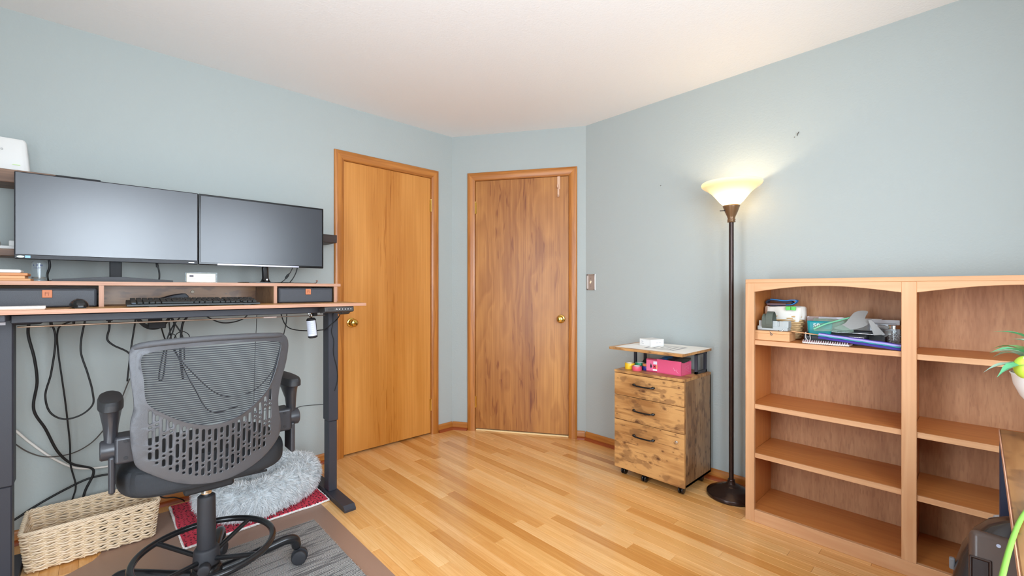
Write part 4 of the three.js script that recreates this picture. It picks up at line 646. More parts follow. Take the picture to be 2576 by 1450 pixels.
// ---------------------------------------------------------------- small things on the walls and door
{
  const s = thing('light_switch', 'bronze light switch plate on the wall beside the angled door', 'switch', [ROOM.e, 1.208, -2.022], -PI / 2);
  obj('plate', [cbox(0.078, 0.124, 0.004, 0.002, [0, 0, 0.002]), ...[[0, 0.055, 0.078, 0.012], [0, -0.055, 0.078, 0.012]].map(([x, y, w, h]) => cbox(w, h, 0.004, 0.002, [x, y, 0.005])), ...[-0.033, 0.033].map(x => cbox(0.012, 0.124, 0.004, 0.002, [x, 0, 0.005]))], std(0xb9b0aa, 0.28, { metalness: 0.6 }), s);
  obj('toggle', turned(cbox(0.010, 0.022, 0.012, 0.003), -0.5).translate(0, 0, 0.009), std(0xf0dfc0, 0.4), s, 'ivory toggle');
  for (const y of [0.03, -0.03]) obj('screw', turned(cyl(0.003, 0.003, 0.002, [0, 0, 0], 12), PI / 2).translate(0, y, 0.005), std(0x8c8078, 0.3, { metalness: 0.7 }), s);
  const a = thing('wall_anchor', 'small bent nail left in the wall above the lamp', 'nail', [ROOM.e, 1.977, -0.669], -PI / 2);
  obj('nail', [bar([0, 0, -0.004], [0.004, 0.003, 0.012], 0.0016, 6), bar([0.004, 0.003, 0.012], [0.012, 0.014, 0.016], 0.002, 6)], std(0x54514c, 0.4, { metalness: 0.6 }), a);
  obj('hole_scar', turned(cyl(0.003, 0.003, 0.001, [0, 0, 0], 10), PI / 2).translate(-0.012, -0.004, 0.0005), std(0x7d7a70, 0.8), a);
  single('wall_tack', turned(lathe([[0.0001, 0], [0.004, 0], [0.003, 0.003], [0.0001, 0.004]], 12), PI / 2, -PI / 2).translate(ROOM.e, 1.846, -1.455), std(0x8a8c88, 0.4), 'tiny tack in the wall left of the lamp', 'tack');
  const h = thing('door_hook', 'pale metal over-door hook on the reddish door', 'hook', [CA[0], 0, CA[1]], DIAG), px = 0.884;
  obj('strap', [cbox(0.022, 0.10, 0.002, 0.0006, [px, DOOR_H - 0.05, 0.0015]), cbox(0.014, 0.06, 0.002, 0.0006, [px - 0.002, DOOR_H - 0.128, 0.0025]), span([px - 0.011, DOOR_H - 0.0005, -0.036], [px + 0.011, DOOR_H + 0.0012, 0.0022], 0.0004)], std(0xd9b296, 0.35, { metalness: 0.35 }), h);
  obj('hook', [turned(tube([[0, 0, 0.002], [0, -0.012, 0.012], [0, -0.004, 0.024], [0, 0.012, 0.026]], 0.0045, false, 24, 8)).translate(px - 0.006, DOOR_H - 0.082, 0), turned(tube([[0, 0.004, 0.002], [0, -0.012, 0.008], [0, -0.014, 0.020], [0, -0.004, 0.026]], 0.0045, false, 24, 8)).translate(px - 0.003, DOOR_H - 0.148, 0)], std(0xdcb8a0, 0.35, { metalness: 0.35 }), h);
}
// ---------------------------------------------------------------- rolling file cabinet and what stands on it
const CAB = (x, y, z) => [2.690 - z, y, -1.335 + x];        // local frame: x along the wall to the right, z out from the wall
{
  const t = thing('file_cabinet', 'rustic brown three-drawer rolling file cabinet with a raised top shelf', 'cabinet', CAB(0, 0, 0), -PI / 2);
  const w = 0.452, d = 0.345, y0 = 0.052, y1 = 0.655;
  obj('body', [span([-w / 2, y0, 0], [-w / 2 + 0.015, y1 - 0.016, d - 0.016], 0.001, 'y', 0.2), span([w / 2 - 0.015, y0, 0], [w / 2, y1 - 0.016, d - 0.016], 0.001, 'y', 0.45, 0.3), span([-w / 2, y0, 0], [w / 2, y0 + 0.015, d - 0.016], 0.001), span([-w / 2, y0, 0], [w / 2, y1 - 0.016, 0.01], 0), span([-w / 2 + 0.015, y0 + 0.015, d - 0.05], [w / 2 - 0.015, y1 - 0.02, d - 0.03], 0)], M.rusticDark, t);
  obj('top_panel', span([-w / 2, y1 - 0.016, 0], [w / 2, y1, d + 0.001], 0.0012, 'x', 0.3, 0.5), M.rustic, t);
  for (const [a, b, hy, o] of [[0.502, 0.636, 0.577, 0.1], [0.352, 0.499, 0.424, 0.45], [y0, 0.349, 0.273, 0.72]]) {
    const f = obj('drawer', span([-w / 2 + 0.001, a, d - 0.015], [w / 2 - 0.001, b, d], 0.0012, 'x', o, o * 1.7), M.rustic, t);
    const hx = -0.020; obj('handle', [tube([[hx - 0.066, hy + 0.003, d], [hx - 0.064, hy + 0.003, d + 0.014], [hx - 0.054, hy + 0.002, d + 0.021], [hx, hy, d + 0.023], [hx + 0.054, hy + 0.002, d + 0.021], [hx + 0.064, hy + 0.003, d + 0.014], [hx + 0.066, hy + 0.003, d]], 0.0047, false, 60, 10), ...[-0.062, 0.062].map(q => clean(new THREE.SphereGeometry(0.0085, 16, 12)).scale(1.25, 1, 0.9).translate(hx + q, hy + 0.003, d + 0.012))], M.blackGloss, f);
    if (b < 0.36) obj('lock', turned(lathe([[0.0001, 0.003], [0.004, 0.003], [0.005, 0.004], [0.009, 0.003], [0.0095, 0], [0.0001, 0]], 24), PI / 2).translate(0.178, 0.298, d), M.chrome, f, 'chrome lock');
  }
  for (const [x, z] of [[-0.185, d - 0.05], [0.185, d - 0.05], [-0.185, 0.05], [0.185, 0.05], [-0.035, d - 0.035]]) obj('castor', [...[-0.009, 0.009].map(q => turned(lathe([[0.0001, -0.006], [0.017, -0.006], [0.021, -0.003], [0.021, 0.003], [0.017, 0.006], [0.0001, 0.006]], 24), 0, 0, PI / 2).translate(x + q, 0.021, z)), cyl(0.005, 0.005, 0.026, [x, 0.038, z - 0.008], 10), cbox(0.012, 0.02, 0.03, 0.004, [x, 0.034, z - 0.004]), cbox(0.032, 0.003, 0.032, 0, [x, 0.0505, z - 0.006])], M.blackGloss, t);
  // raised shelf on two steel loops
  for (const x of [-0.200, 0.200]) {
    const a = 0.012, b = 0.150, s = 0.016, yb = y1, yt = 0.783;
    obj('shelf_bracket', [span([x - s / 2, yb, a], [x + s / 2, yt, a + s], 0.001), span([x - s / 2, yb, b - s], [x + s / 2, yt, b], 0.001), span([x - s / 2, yb, a], [x + s / 2, yb + s, b], 0.001), span([x - s / 2, yt - s, a], [x + s / 2, yt, b], 0.001)], M.steel, t);
  }
  obj('upper_shelf', span([-0.238, 0.783, 0.004], [0.232, 0.798, 0.385], 0.0012, 'x', 0.05, 0.8), M.rustic, t);
  // paper sheet with a printed square figure
  const p = single('paper_sheet', [turned(cbox(0.445, 0.0008, 0.355, 0.0002, [0, 0, 0]), 0, 0)].map(g => g.rotateY(-PI / 2).translate(...CAB(0.010, 0.7986, 0.178))), M.paper, 'large cream sheet covering the top shelf of the cabinet', 'paper');
  const fig = turned(clean(new THREE.PlaneGeometry(0.20, 0.20)), -PI / 2, 0).rotateY(-PI / 2).translate(...CAB(0.035, 0.7994, 0.19));
  obj('printed_figure', fig, std(0xffffff, 0.8, { map: paint(256, 256, (g) => { g.fillStyle = '#f2f0ea'; g.fillRect(0, 0, 256, 256); g.strokeStyle = '#8f9094'; for (const [o, lw] of [[16, 16], [60, 14], [100, 12]]) { g.lineWidth = lw; g.strokeRect(o, o, 256 - 2 * o, 256 - 2 * o); } }) }), p);
  const bx = thing('small_box', 'small white cardboard box on the sheet of paper', 'box', CAB(-0.072, 0.7994, 0.165), -PI / 2 + 1.27);
  obj('carton', cbox(0.108, 0.044, 0.098, 0.001, [0, 0.022, 0]), M.white, bx);
  obj('printed_text', [clean(new THREE.PlaneGeometry(0.09, 0.03)).translate(0, 0.022, 0.0495)], std(0xffffff, 0.6, { map: paint(256, 86, (g, w, h) => { g.fillStyle = '#ecebe8'; g.fillRect(0, 0, w, h); g.fillStyle = '#a9a9b2'; g.fillRect(96, 40, 54, 5); g.fillRect(160, 38, 52, 5); }) }), bx);
  obj('printed_label', clean(new THREE.PlaneGeometry(0.08, 0.034)).rotateY(-PI / 2).translate(-0.0545, 0.022, 0), std(0xffffff, 0.6, { map: paint(240, 102, (g, w, h) => { g.fillStyle = '#ecebe8'; g.fillRect(0, 0, w, h); g.fillStyle = '#9b9ba6'; for (const [y, l] of [[14, 26], [32, 50], [50, 24], [68, 60]]) g.fillRect(26, y, l, 5); }) }), bx);
}
{ // tapes and packs on the cabinet's lower top
  const roll = (x, z, y, r, h, c, label) => { const t = thing('tape_roll', label, 'tape', CAB(x, y, z), 0, 'tape rolls on the cabinet'); obj('tape', lathe([[r * 0.74, 0], [r, 0], [r, h], [r * 0.74, h], [r * 0.74, 0]], 36), std(c, 0.35), t); obj('core', lathe([[r * 0.68, 0.0005], [r * 0.74, 0.0005], [r * 0.74, h - 0.0005], [r * 0.68, h - 0.0005], [r * 0.68, 0.0005]], 36), M.paper, t); };
  const y = 0.655;
  roll(-0.168, 0.262, y, 0.030, 0.036, 0xf2c22a, 'yellow tape roll at the open end of the cabinet top');
  roll(-0.106, 0.282, y, 0.029, 0.027, 0xe2566a, 'coral red tape roll between the yellow roll and the pink pack');
  roll(-0.140, 0.190, y, 0.029, 0.034, 0x2fa87c, 'green tape roll behind the yellow roll');
  roll(-0.072, 0.222, y, 0.029, 0.024, 0x33318e, 'dark blue tape roll, lower of two beside the small pink pack');
  roll(-0.072, 0.218, y + 0.0242, 0.028, 0.014, 0xf0955a, 'orange tape roll lying on the dark blue roll');
  const f = thing('felt_pouch', 'long black roll-up pouch lying behind the tape rolls', 'pouch', CAB(-0.09, y, 0.085), -PI / 2);
  obj('roll', loft([[0, -0.085, 0, 0.010, 0.010], [0, -0.08, 0, 0.016, 0.016], [0, 0.07, 0, 0.024, 0.022], [0, 0.078, 0, 0.016, 0.016]], 20).rotateZ(-PI / 2).translate(0, 0.024, 0), M.blackSoft, f);
  const k = thing('marker_pack', 'small pink pack with a windowed front beside the tape rolls', 'pack', CAB(-0.005, y, 0.250), -PI / 2 + 0.12);
  obj('carton', cbox(0.092, 0.078, 0.03, 0.001, [0, 0.039, 0]), std(0xe86c90, 0.45), k);
  obj('front_print', clean(new THREE.PlaneGeometry(0.09, 0.076)).translate(0, 0.039, 0.0154), std(0xffffff, 0.4, { map: paint(270, 228, (g, w, h) => { g.fillStyle = '#ea7294'; g.fillRect(0, 0, w, h); g.fillStyle = '#b03050'; g.fillRect(0, 0, w, 18); g.fillRect(0, 208, w, 20); g.fillStyle = '#2c2638'; g.beginPath(); g.moveTo(66, 130); g.lineTo(86, 70); g.lineTo(106, 130); g.lineTo(86, 170); g.fill(); g.fillStyle = '#e8e4ee'; g.fillRect(130, 36, 130, 50); g.fillStyle = '#d2394c'; g.fillRect(124, 96, 60, 70); g.fillStyle = '#2a2128'; g.beginPath(); g.arc(152, 128, 12, 0, 7); g.fill(); g.fillStyle = '#f0d850'; g.fillRect(190, 92, 18, 78); g.fillStyle = '#2b2d38'; g.fillRect(214, 92, 46, 78); g.fillStyle = '#dfe8d8'; g.fillRect(222, 100, 28, 60); g.fillStyle = '#f4f2f8'; g.fillRect(120, 176, 140, 26); }) }), k);
  const q = thing('pink_pack', 'large shrink-wrapped pink pack open at the top under the cabinet shelf', 'pack', CAB(0.094, y, 0.205), -PI / 2 - 0.03);
  const pk = std(0xe85a82, 0.4, { clearcoat: 0.6, clearcoatRoughness: 0.15 });
  obj('carton', [cbox(0.155, 0.003, 0.12, 0, [0, 0.0015, 0]), cbox(0.155, 0.082, 0.003, 0.0006, [0, 0.041, 0.0585]), cbox(0.155, 0.075, 0.003, 0.0006, [0, 0.0375, -0.0585]), cbox(0.003, 0.075, 0.12, 0.0006, [0.076, 0.0375, 0]), cbox(0.003, 0.078, 0.12, 0.0006, [-0.076, 0.039, 0])], pk, q);
  const wr = []; for (let i = 0; i < 3; i++) { const a = rr(-0.3, 1.2), x = rr(0.03, 0.074), yy = rr(0.01, 0.05); wr.push(bar([x, yy, 0.0605], [x - Math.cos(a) * 0.02, yy + Math.sin(a) * 0.02, 0.0602], 0.0004, 5)); wr.push(bar([0.0778, rr(0.01, 0.06), rr(-0.04, 0.05)], [0.0778, rr(0.01, 0.06), rr(-0.04, 0.05)], 0.0003, 5)); }
  obj('wrap_creases', wr, std(0xf6e4ea, 0.25), q, 'glossy creases of shrink wrap', 'stuff');
  // folded pouches inside the pack
  for (const [i, c, lb] of [[0, 0x2f7fc4, 'blue pouch sticking out at the left of the pink pack'], [1, 0x3a3b44, 'dark foil pouch on top inside the pink pack'], [2, 0x565a52, 'olive foil pouch at the right inside the pink pack']]) {
    const g = new THREE.PlaneGeometry(0.075, 0.10, 14, 14), p = g.attributes.position; for (let k2 = 0; k2 < p.count; k2++) p.setZ(k2, 0.010 * fbm(p.getX(k2) * 30 + i * 9 + 20, p.getY(k2) * 30 + 20, 101 + i, 3) + 0.006 * Math.cos(p.getX(k2) * 40)); g.computeVertexNormals();
    const o = clean(g), u = o.clone(); u.translate(0, 0, 0.006);
    single('foil_pouch', [turned(join([o, u]), -PI / 2 + 0.12, 0, [0.10, -0.05, 0.06][i]).rotateY(-PI / 2).translate(...CAB(0.045 + i * 0.047, y + 0.072, 0.20))], std(c, 0.3, { side: THREE.DoubleSide }), lb, 'pouch');
  }
}
// ---------------------------------------------------------------- bookcase
const BC = (x, y, z) => [2.700 - z, y, -0.1946 + x];         // x along the wall to the right, z out from the wall
{
  const t = thing('bookcase', 'low double bookcase of pale maple with arched top rails', 'bookcase', BC(0, 0, 0), -PI / 2);
  const D = 0.335, Ht = 1.2026, hw = 0.61;
  const sides = [-hw + 0.001, -0.0095, hw - 0.020];
  sides.forEach((x, i) => obj('side_panel', span([x, 0, 0.006], [x + 0.019, Ht - 0.019, D - 0.019], 0.0008, 'y', i * 0.4), M.shelfTop, t));
  obj('back_panel', span([-hw + 0.001, 0.02, 0], [hw - 0.001, Ht - 0.002, 0.006], 0, 'y', 0.3), M.ply, t);
  obj('top_board', span([-hw, Ht - 0.019, 0], [hw, Ht, D], 0.002, 'x', 0.2), M.maple, t);
  // face frame
  const z0 = D - 0.019;
  obj('stile', span([-hw, 0, z0], [-hw + 0.0405, Ht - 0.019, D], 0.0015, 'y', 0.1), M.maple, t);
  obj('stile', span([-0.0214, 0.06, z0], [0.0246, Ht - 0.019, D], 0.0015, 'y', 0.75), M.maple, t);
  obj('stile', span([hw - 0.0405, 0, z0], [hw, Ht - 0.019, D], 0.0015, 'y', 1.3), M.maple, t);
  obj('bottom_rail', span([-hw + 0.0405, 0, z0], [hw - 0.0405, 0.060, D - 0.0003], 0.0015, 'x', 0.5, 0.1), M.maple, t);
  for (const [a, b] of [[-hw + 0.0405, -0.0214], [0.0246, hw - 0.0405]]) {
    const s = new THREE.Shape(), n = 24; s.moveTo(a, Ht - 0.019); s.lineTo(a, 1.140); for (let i = 1; i < n; i++) { const u = i / n; s.lineTo(a + (b - a) * u, 1.140 + 0.028 * Math.sin(PI * u)); } s.lineTo(b, 1.140); s.lineTo(b, Ht - 0.019);
    obj('arched_rail', metreUV(extrude(s, 0.019, 0.001, 1), 'x', 0.9, 0.2).translate(0, 0, z0 - 0.0003), M.maple, t);
  }
  for (const [a, b] of [[-hw + 0.020, -0.0095], [0.0095, hw - 0.020]]) {
    const mid = a < 0 ? [0.899, 0.581, 0.337] : [0.893, 0.581, 0.329];
    for (const y of [...mid, 0.058]) {
      const sh = obj('shelf', span([a + 0.001, y - 0.019, 0.006], [b - 0.001, y, z0 - 0.004], 0.0008, 'x', y * 3, y), M.shelfTop, t);
      if (y > 0.1) obj('shelf_lip', span([a + 0.001, y - 0.022, z0 - 0.004], [b - 0.001, y + 0.0005, z0 + 0.006], 0.001, 'x', y * 2), M.maple, sh);
    }
  }
}
{ // things on the upper left shelf
  const Y = 0.8997;
  const b = thing('wooden_case', 'shallow pale wooden case with a small clasp at the left of the top shelf', 'case', BC(-0.508, Y, 0.240), -PI / 2);
  obj('case_body', [cbox(0.160, 0.034, 0.10, 0.0012, [0, 0.017, 0]), cbox(0.160, 0.012, 0.10, 0.0012, [0, 0.0405, 0])], std(0xfff0da, 0.5, { map: T.maple }), b);
  obj('clasp', [bar([-0.004, 0.043, 0.0505], [0.002, 0.036, 0.053], 0.0012, 6), turned(clean(new THREE.TorusGeometry(0.004, 0.0012, 8, 16))).translate(0.003, 0.031, 0.052)], std(0x6a6a70, 0.35, { metalness: 0.7 }), b);
  const d = thing('ribbed_device', 'light grey ribbed plastic device wrapped with an olive strap', 'device', BC(-0.512, Y + 0.0465, 0.230), -PI / 2);
  const gp = std(0xaeb3b2, 0.45);
  obj('housing', [rbox(0.135, 0.022, 0.055, 0.004, [0, 0.012, 0]), rbox(0.125, 0.026, 0.045, 0.004, [0.002, 0.034, 0]), ...[-0.05, -0.018, 0.012, 0.042].map(x => rbox(0.022, 0.030, 0.012, 0.002, [x, 0.034, 0.020])), rbox(0.026, 0.034, 0.05, 0.004, [0.058, 0.034, 0])], gp, d);
  obj('wire_loop', tube([[0.03, 0.004, 0.03], [0.036, 0.001, 0.034], [0.046, 0.0025, 0.034], [0.05, 0.010, 0.03]], 0.0016, false, 20, 6), M.chrome, d);
  const st = []; for (const o of [0, 0.006]) { const s = new THREE.Shape(); const pts = []; for (let i = 0; i < 24; i++) { const a = i / 24 * 2 * PI; pts.push([(0.033 + o * 0.3) * Math.cos(a) * 1.0, (0.043 + o) * Math.sin(a)]); } const q = shapeOf(pts); q.holes.push(new THREE.Path(pts.map(p => new THREE.Vector2(p[0] * 0.9, p[1] * 0.93)))); st.push(turned(extrude(q, 0.030, 0), 0, PI / 2).translate(-0.045 + o * 3, 0.040 + o, 0.003)); }
  obj('strap', st, std(0x5c6258, 0.8), d, 'olive webbing strap');
  const k = thing('small_basket', 'small woven basket with a white cloth liner at the back of the top shelf', 'basket', BC(-0.492, Y, 0.110), -PI / 2); k.scale.set(0.97, 1.32, 1);
  const wr = []; for (let i = 0; i < 13; i++) { const y = 0.006 + i * 0.0075, a = 0.070 + i * 0.0013, pts = []; for (let j = 0; j < 40; j++) { const th = j / 40 * 2 * PI, f = v => Math.sign(v) * Math.pow(Math.abs(v), 0.6), o = 0.002 * Math.sin(j * PI / 2 + i * PI); pts.push(V3((a + o) * f(Math.cos(th)), y, (a * 0.62 + o) * f(Math.sin(th)))); } wr.push(clean(new THREE.TubeGeometry(new THREE.CatmullRomCurve3(pts, true), 80, 0.004, 5, true))); }
  obj('weave', [...wr, cbox(0.12, 0.006, 0.07, 0.002, [0, 0.004, 0])], std(0xd2ad7c, 0.7), k, undefined, 'stuff');
  const ln = (() => { const pos = [], n = 72, ring = (r, y, amp, ph) => Array.from({ length: n + 1 }, (_, j) => { const th = j / n * 2 * PI, f = v => Math.sign(v) * Math.pow(Math.abs(v), 0.6), w = amp * Math.sin(th * 9 + ph); return [(r + w) * f(Math.cos(th)), y + amp * 1.6 * Math.sin(th * 5 + ph), (r * 0.62 + w) * f(Math.sin(th))]; }); const R = [ring(0.086, 0.072, 0.003, 0), ring(0.093, 0.092, 0.002, 0.4), ring(0.092, 0.120, 0.0015, 0.8), ring(0.086, 0.125, 0.001, 1), ring(0.078, 0.100, 0.001, 1)]; for (let i = 0; i < R.length - 1; i++) for (let j = 0; j < n; j++) { const a = R[i][j], b2 = R[i][j + 1], c = R[i + 1][j + 1], e = R[i + 1][j]; pos.push(...a, ...c, ...b2, ...a, ...e, ...c); } const g = new THREE.BufferGeometry(); g.setAttribute('position', new THREE.BufferAttribute(new Float32Array(pos), 3)); g.computeVertexNormals(); return clean(toCreasedNormals(g, 1)); })();
  obj('cloth_liner', ln, std(0xe8e2d8, 0.9, { side: THREE.DoubleSide }), k, 'white cotton liner folded over the rim');
  obj('contents', rbox(0.14, 0.05, 0.085, 0.02, [0, 0.085, 0]), std(0xcfc8be, 0.9), k);
  // glasses case and straps on the basket
  const g1 = thing('eyeglass_strap', 'dark navy looped strap with blue trim on top of the lined basket', 'strap', BC(-0.520, Y + 0.166, 0.112), -PI / 2);
  const loop = (pts, w, th) => { const c = new THREE.CatmullRomCurve3(pts.map(p => V3(p[0], p[1], 0)), false, 'centripetal'), q = c.getPoints(50), sh = []; for (let i = 0; i < q.length; i++) { const a = q[Math.max(0, i - 1)], e = q[Math.min(q.length - 1, i + 1)], n = V3(-(e.y - a.y), e.x - a.x, 0).normalize(); sh.push([q[i].x + n.x * th / 2, q[i].y + n.y * th / 2, q[i].x - n.x * th / 2, q[i].y - n.y * th / 2]); } const poly = sh.map(s => [s[0], s[1]]).concat(sh.map(s => [s[2], s[3]]).reverse()); return extrude(shapeOf(poly), w, 0).translate(0, 0, -w / 2); };
  obj('band', loop([[0.06, 0.010], [0.02, 0.006], [-0.04, 0.006], [-0.055, 0.018], [-0.045, 0.030], [-0.01, 0.028], [0.03, 0.022], [0.055, 0.024], [0.062, 0.016]], 0.034, 0.009), std(0x272a3c, 0.7), g1);
  obj('blue_band', loop([[0.030, 0.006], [0.062, 0.010], [0.078, 0.022], [0.080, 0.030], [0.060, 0.032], [0.03, 0.029], [-0.02, 0.034], [-0.038, 0.036]], 0.036, 0.004), std(0x2f86cf, 0.6), g1, 'bright blue band');
  obj('lining', rbox(0.09, 0.010, 0.03, 0.004, [-0.01, 0.009, 0.006]), std(0x7d6468, 0.8), g1);
  for (const [x, z, r, l] of [[-0.462, 0.172, 0.1, 'bright green tag hanging beside the blue strap'], [-0.438, 0.174, -0.15, 'bright green tag, right of two on the white liner']]) single('green_tag', rbox(0.021, 0.019, 0.008, 0.002).rotateZ(r).rotateY(-PI / 2).translate(...BC(x, Y + 0.158, z + 0.008)), std(0x62d05e, 0.5), l, 'tag', 'green tags on the basket');

  // black wire-rimmed tray
  const tr = thing('desk_tray', 'black open organiser tray with thin metal rims on the top shelf', 'tray', BC(-0.234, Y, 0.147), -PI / 2); tr.scale.set(0.83, 1, 0.88);
  obj('tray_body', [cbox(0.36, 0.004, 0.17, 0.001, [0, 0.002, 0]), cbox(0.36, 0.030, 0.003, 0.001, [0, 0.016, 0.084]), cbox(0.36, 0.050, 0.003, 0.001, [0, 0.026, -0.084]), cbox(0.003, 0.045, 0.17, 0.001, [-0.179, 0.023, 0]), cbox(0.003, 0.045, 0.17, 0.001, [0.179, 0.023, 0]), cbox(0.22, 0.020, 0.05, 0.004, [-0.01, 0.035, 0.01]), cbox(0.24, 0.016, 0.05, 0.004, [0.0, 0.052, -0.045])], std(0x26282c, 0.4), tr);
  obj('metal_rod', [bar([-0.17, 0.052, 0.03], [0.17, 0.050, 0.03], 0.0018, 6), bar([-0.12, 0.036, 0.06], [0.09, 0.034, 0.06], 0.0018, 6)], M.chrome, tr);
  obj('paper_clip', tube([[-0.172, 0.045, 0.087], [-0.170, 0.020, 0.092], [-0.158, 0.008, 0.094], [-0.148, 0.014, 0.094], [-0.150, 0.034, 0.092]], 0.0028, false, 40, 8), M.white, tr, 'white plastic hook');
  const bits = []; for (let i = 0; i < 26; i++) { const x = rr(-0.15, 0.04), z = rr(0.045, 0.076); bits.push(bar([x, 0.008 + rr(0, 0.01), z], [x + rr(-0.012, 0.012), 0.010 + rr(0, 0.012), z + rr(-0.008, 0.008)], 0.0009, 5)); }
  obj('metal_bits', bits, M.chrome, tr, 'loose clips in the tray', 'stuff');
  const bag = (name, label, w, h, at, ry, lean, c, op, extra) => { const t = thing(name, label, 'bag', at, -PI / 2 + ry); const g = new THREE.PlaneGeometry(w, h, 16, 12), mk = s => { const q = g.clone(), p = q.attributes.position; for (let i = 0; i < p.count; i++) { const u = p.getX(i) / w * 2, v = p.getY(i) / h * 2, puff = 0.012 * (1 - u * u) * (1 - v * v); p.setZ(i, s * puff + 0.006 * (fbm(u * 3 + 40 + w * 99, v * 3 + 40, 107, 3) - 0.5)); p.setY(i, p.getY(i) + h / 2); } q.computeVertexNormals(); return clean(q).rotateX(lean); }; obj('film', [mk(1), mk(-1)], new THREE.MeshPhysicalMaterial({ color: c, roughness: 0.12, transmission: op, thickness: 0, side: THREE.DoubleSide }), t); extra?.(t); return t; };
  const tp = thing('teal_pouch', 'teal printed pouch inside a clear sleeve at the back of the top shelf', 'pouch', BC(-0.330, Y + 0.030, 0.178), -PI / 2 + 0.15);
  obj('pouch', (() => { const g = loft([[0, 0, 0, 0.042, 0.006], [0, 0.025, 0, 0.047, 0.014], [0, 0.064, -0.004, 0.050, 0.008], [0, 0.070, -0.006, 0.050, 0.003]], 32, 0.6); return g; })(), std(0x1d8f95, 0.4), tp);
  obj('printed_number', clean(new THREE.PlaneGeometry(0.05, 0.03)).translate(-0.008, 0.050, 0.0128), std(0xffffff, 0.5, { transparent: true, map: paint(160, 96, (g) => { g.clearRect(0, 0, 160, 96); g.fillStyle = '#eef3ee'; g.font = 'bold 78px sans-serif'; g.fillText('50', 24, 76); }) }), tp);
  bag('clear_sleeve', 'clear plastic sleeve around the teal pouch', 0.145, 0.108, BC(-0.318, Y + 0.012, 0.135), 0.12, -0.10, 0xf2f0f4, 0.9);
  bag('zip_bag', 'clear zip bag with a green closure lying over the black tray', 0.15, 0.095, BC(-0.270, Y + 0.056, 0.205), 0.25, -0.95, 0xdff2e6, 0.82, t => obj('zip_closure', [tube([[-0.076, 0.010, 0.02], [-0.03, 0.034, 0.0], [0.02, 0.050, -0.03], [0.07, 0.066, -0.06]], 0.004, false, 30, 6).scale(1, 1, 1)], std(0x7cc49a, 0.45), t, 'green zip closure'));
  single('white_carton', cbox(0.245, 0.115, 0.05, 0.001, [0, 0.0575, 0]).rotateY(-PI / 2).translate(...BC(-0.235, Y, 0.045)), M.white, 'long white carton standing against the back of the top shelf', 'carton');
  const br = thing('shelf_bracket', 'grey curved plastic bracket lying across the tray', 'bracket', BC(-0.190, Y + 0.062, 0.160), -PI / 2 + 0.1);
  obj('plate', turned(extrude(shapeOf([[-0.085, -0.022], [-0.055, -0.030], [0.0, -0.020], [0.035, 0.0], [0.050, 0.024], [0.030, 0.030], [0.030, 0.044], [0.038, 0.070], [0.015, 0.074], [-0.01, 0.064], [-0.028, 0.036], [-0.045, 0.006]], true), 0.0035, 0.0008), -0.5, 0, 0).translate(0, 0.026, 0), std(0x9c9a96, 0.45), br);
  obj('flange', turned(extrude(shapeOf([[0.040, 0.022], [0.052, 0.024], [0.100, -0.040], [0.060, -0.046]]), 0.020, 0.001), -0.2).translate(0, 0.026, 0.0), std(0xa5a3a0, 0.45), br);
  const bl = thing('blister_pack', 'clear blister pack of white parts at the right of the top shelf', 'blister pack', BC(-0.108, Y, 0.085), -PI / 2 - 0.05); bl.scale.y = 1.28;
  obj('backing_card', cbox(0.115, 0.088, 0.0015, 0.0003, [0, 0.044, -0.012]), std(0xd6d4d6, 0.5), bl);
  obj('blister', [rbox(0.100, 0.070, 0.018, 0.006, [0, 0.042, -0.002]), rbox(0.035, 0.045, 0.016, 0.006, [0.020, 0.034, 0.010])], new THREE.MeshPhysicalMaterial({ color: 0xf4f6f8, roughness: 0.08, transmission: 0.85, thickness: 0 }), bl);
  obj('white_part', [rbox(0.030, 0.022, 0.012, 0.005, [-0.022, 0.048, -0.002]), rbox(0.026, 0.030, 0.012, 0.005, [0.020, 0.034, 0.006]), bar([-0.03, 0.065, 0], [0.03, 0.058, 0], 0.006)], M.white, bl);
  single('wooden_ruler', cbox(0.165, 0.0035, 0.024, 0.0006).rotateZ(-0.10).rotateY(-PI / 2 + 0.06).translate(...BC(-0.345, Y + 0.0420, 0.252)), std(0xfff0da, 0.55, { map: T.maple }), 'wooden ruler lying across the front of the tray', 'ruler');
  const ps = thing('purple_strap', 'folded purple and teal strap slanting across the front of the shelf', 'strap', BC(-0.166, Y, 0.2985), -PI / 2);
  const band = (dz, dy, c, w, h) => obj('webbing', [(() => { const g = new THREE.BoxGeometry(0.285, h, w, 30, 1, 1), p = g.attributes.position; for (let i = 0; i < p.count; i++) p.setY(i, p.getY(i) + 0.0004 * Math.sin(p.getX(i) * 90)); g.computeVertexNormals(); return metreUV(g).rotateZ(-0.098).translate(0, 0.024 + dy, dz); })()], std(c, 0.75), ps);
  band(0, -0.004, 0x3a2a86, 0.026, 0.010); band(0.003, 0.004, 0x2f9a94, 0.025, 0.003); band(-0.002, 0.0095, 0xa79be0, 0.020, 0.007); band(-0.010, 0.012, 0x4a2f8e, 0.010, 0.006);
  const nb = thing('spiral_notebook', 'spiral-bound notebook with a red cover at the front edge of the top shelf', 'notebook', BC(-0.285, Y + 0.0008, 0.268), -PI / 2 - 0.03);
  obj('pages', cbox(0.176, 0.008, 0.075, 0.0006, [0, 0.004, -0.006]), M.paper, nb); obj('cover', cbox(0.180, 0.001, 0.078, 0.0002, [0, 0.0086, -0.006]), std(0x9c4a52, 0.5), nb);
  const sp_ = []; for (let i = 0; i < 20; i++) sp_.push(turned(clean(new THREE.TorusGeometry(0.0078, 0.0011, 6, 16)), 0, PI / 2).translate(-0.083 + i * 0.0088, 0.0088, 0.0325));
  obj('spiral_binding', sp_, std(0xeeeeee, 0.3, { metalness: 0.3 }), nb, 'white wire coils');
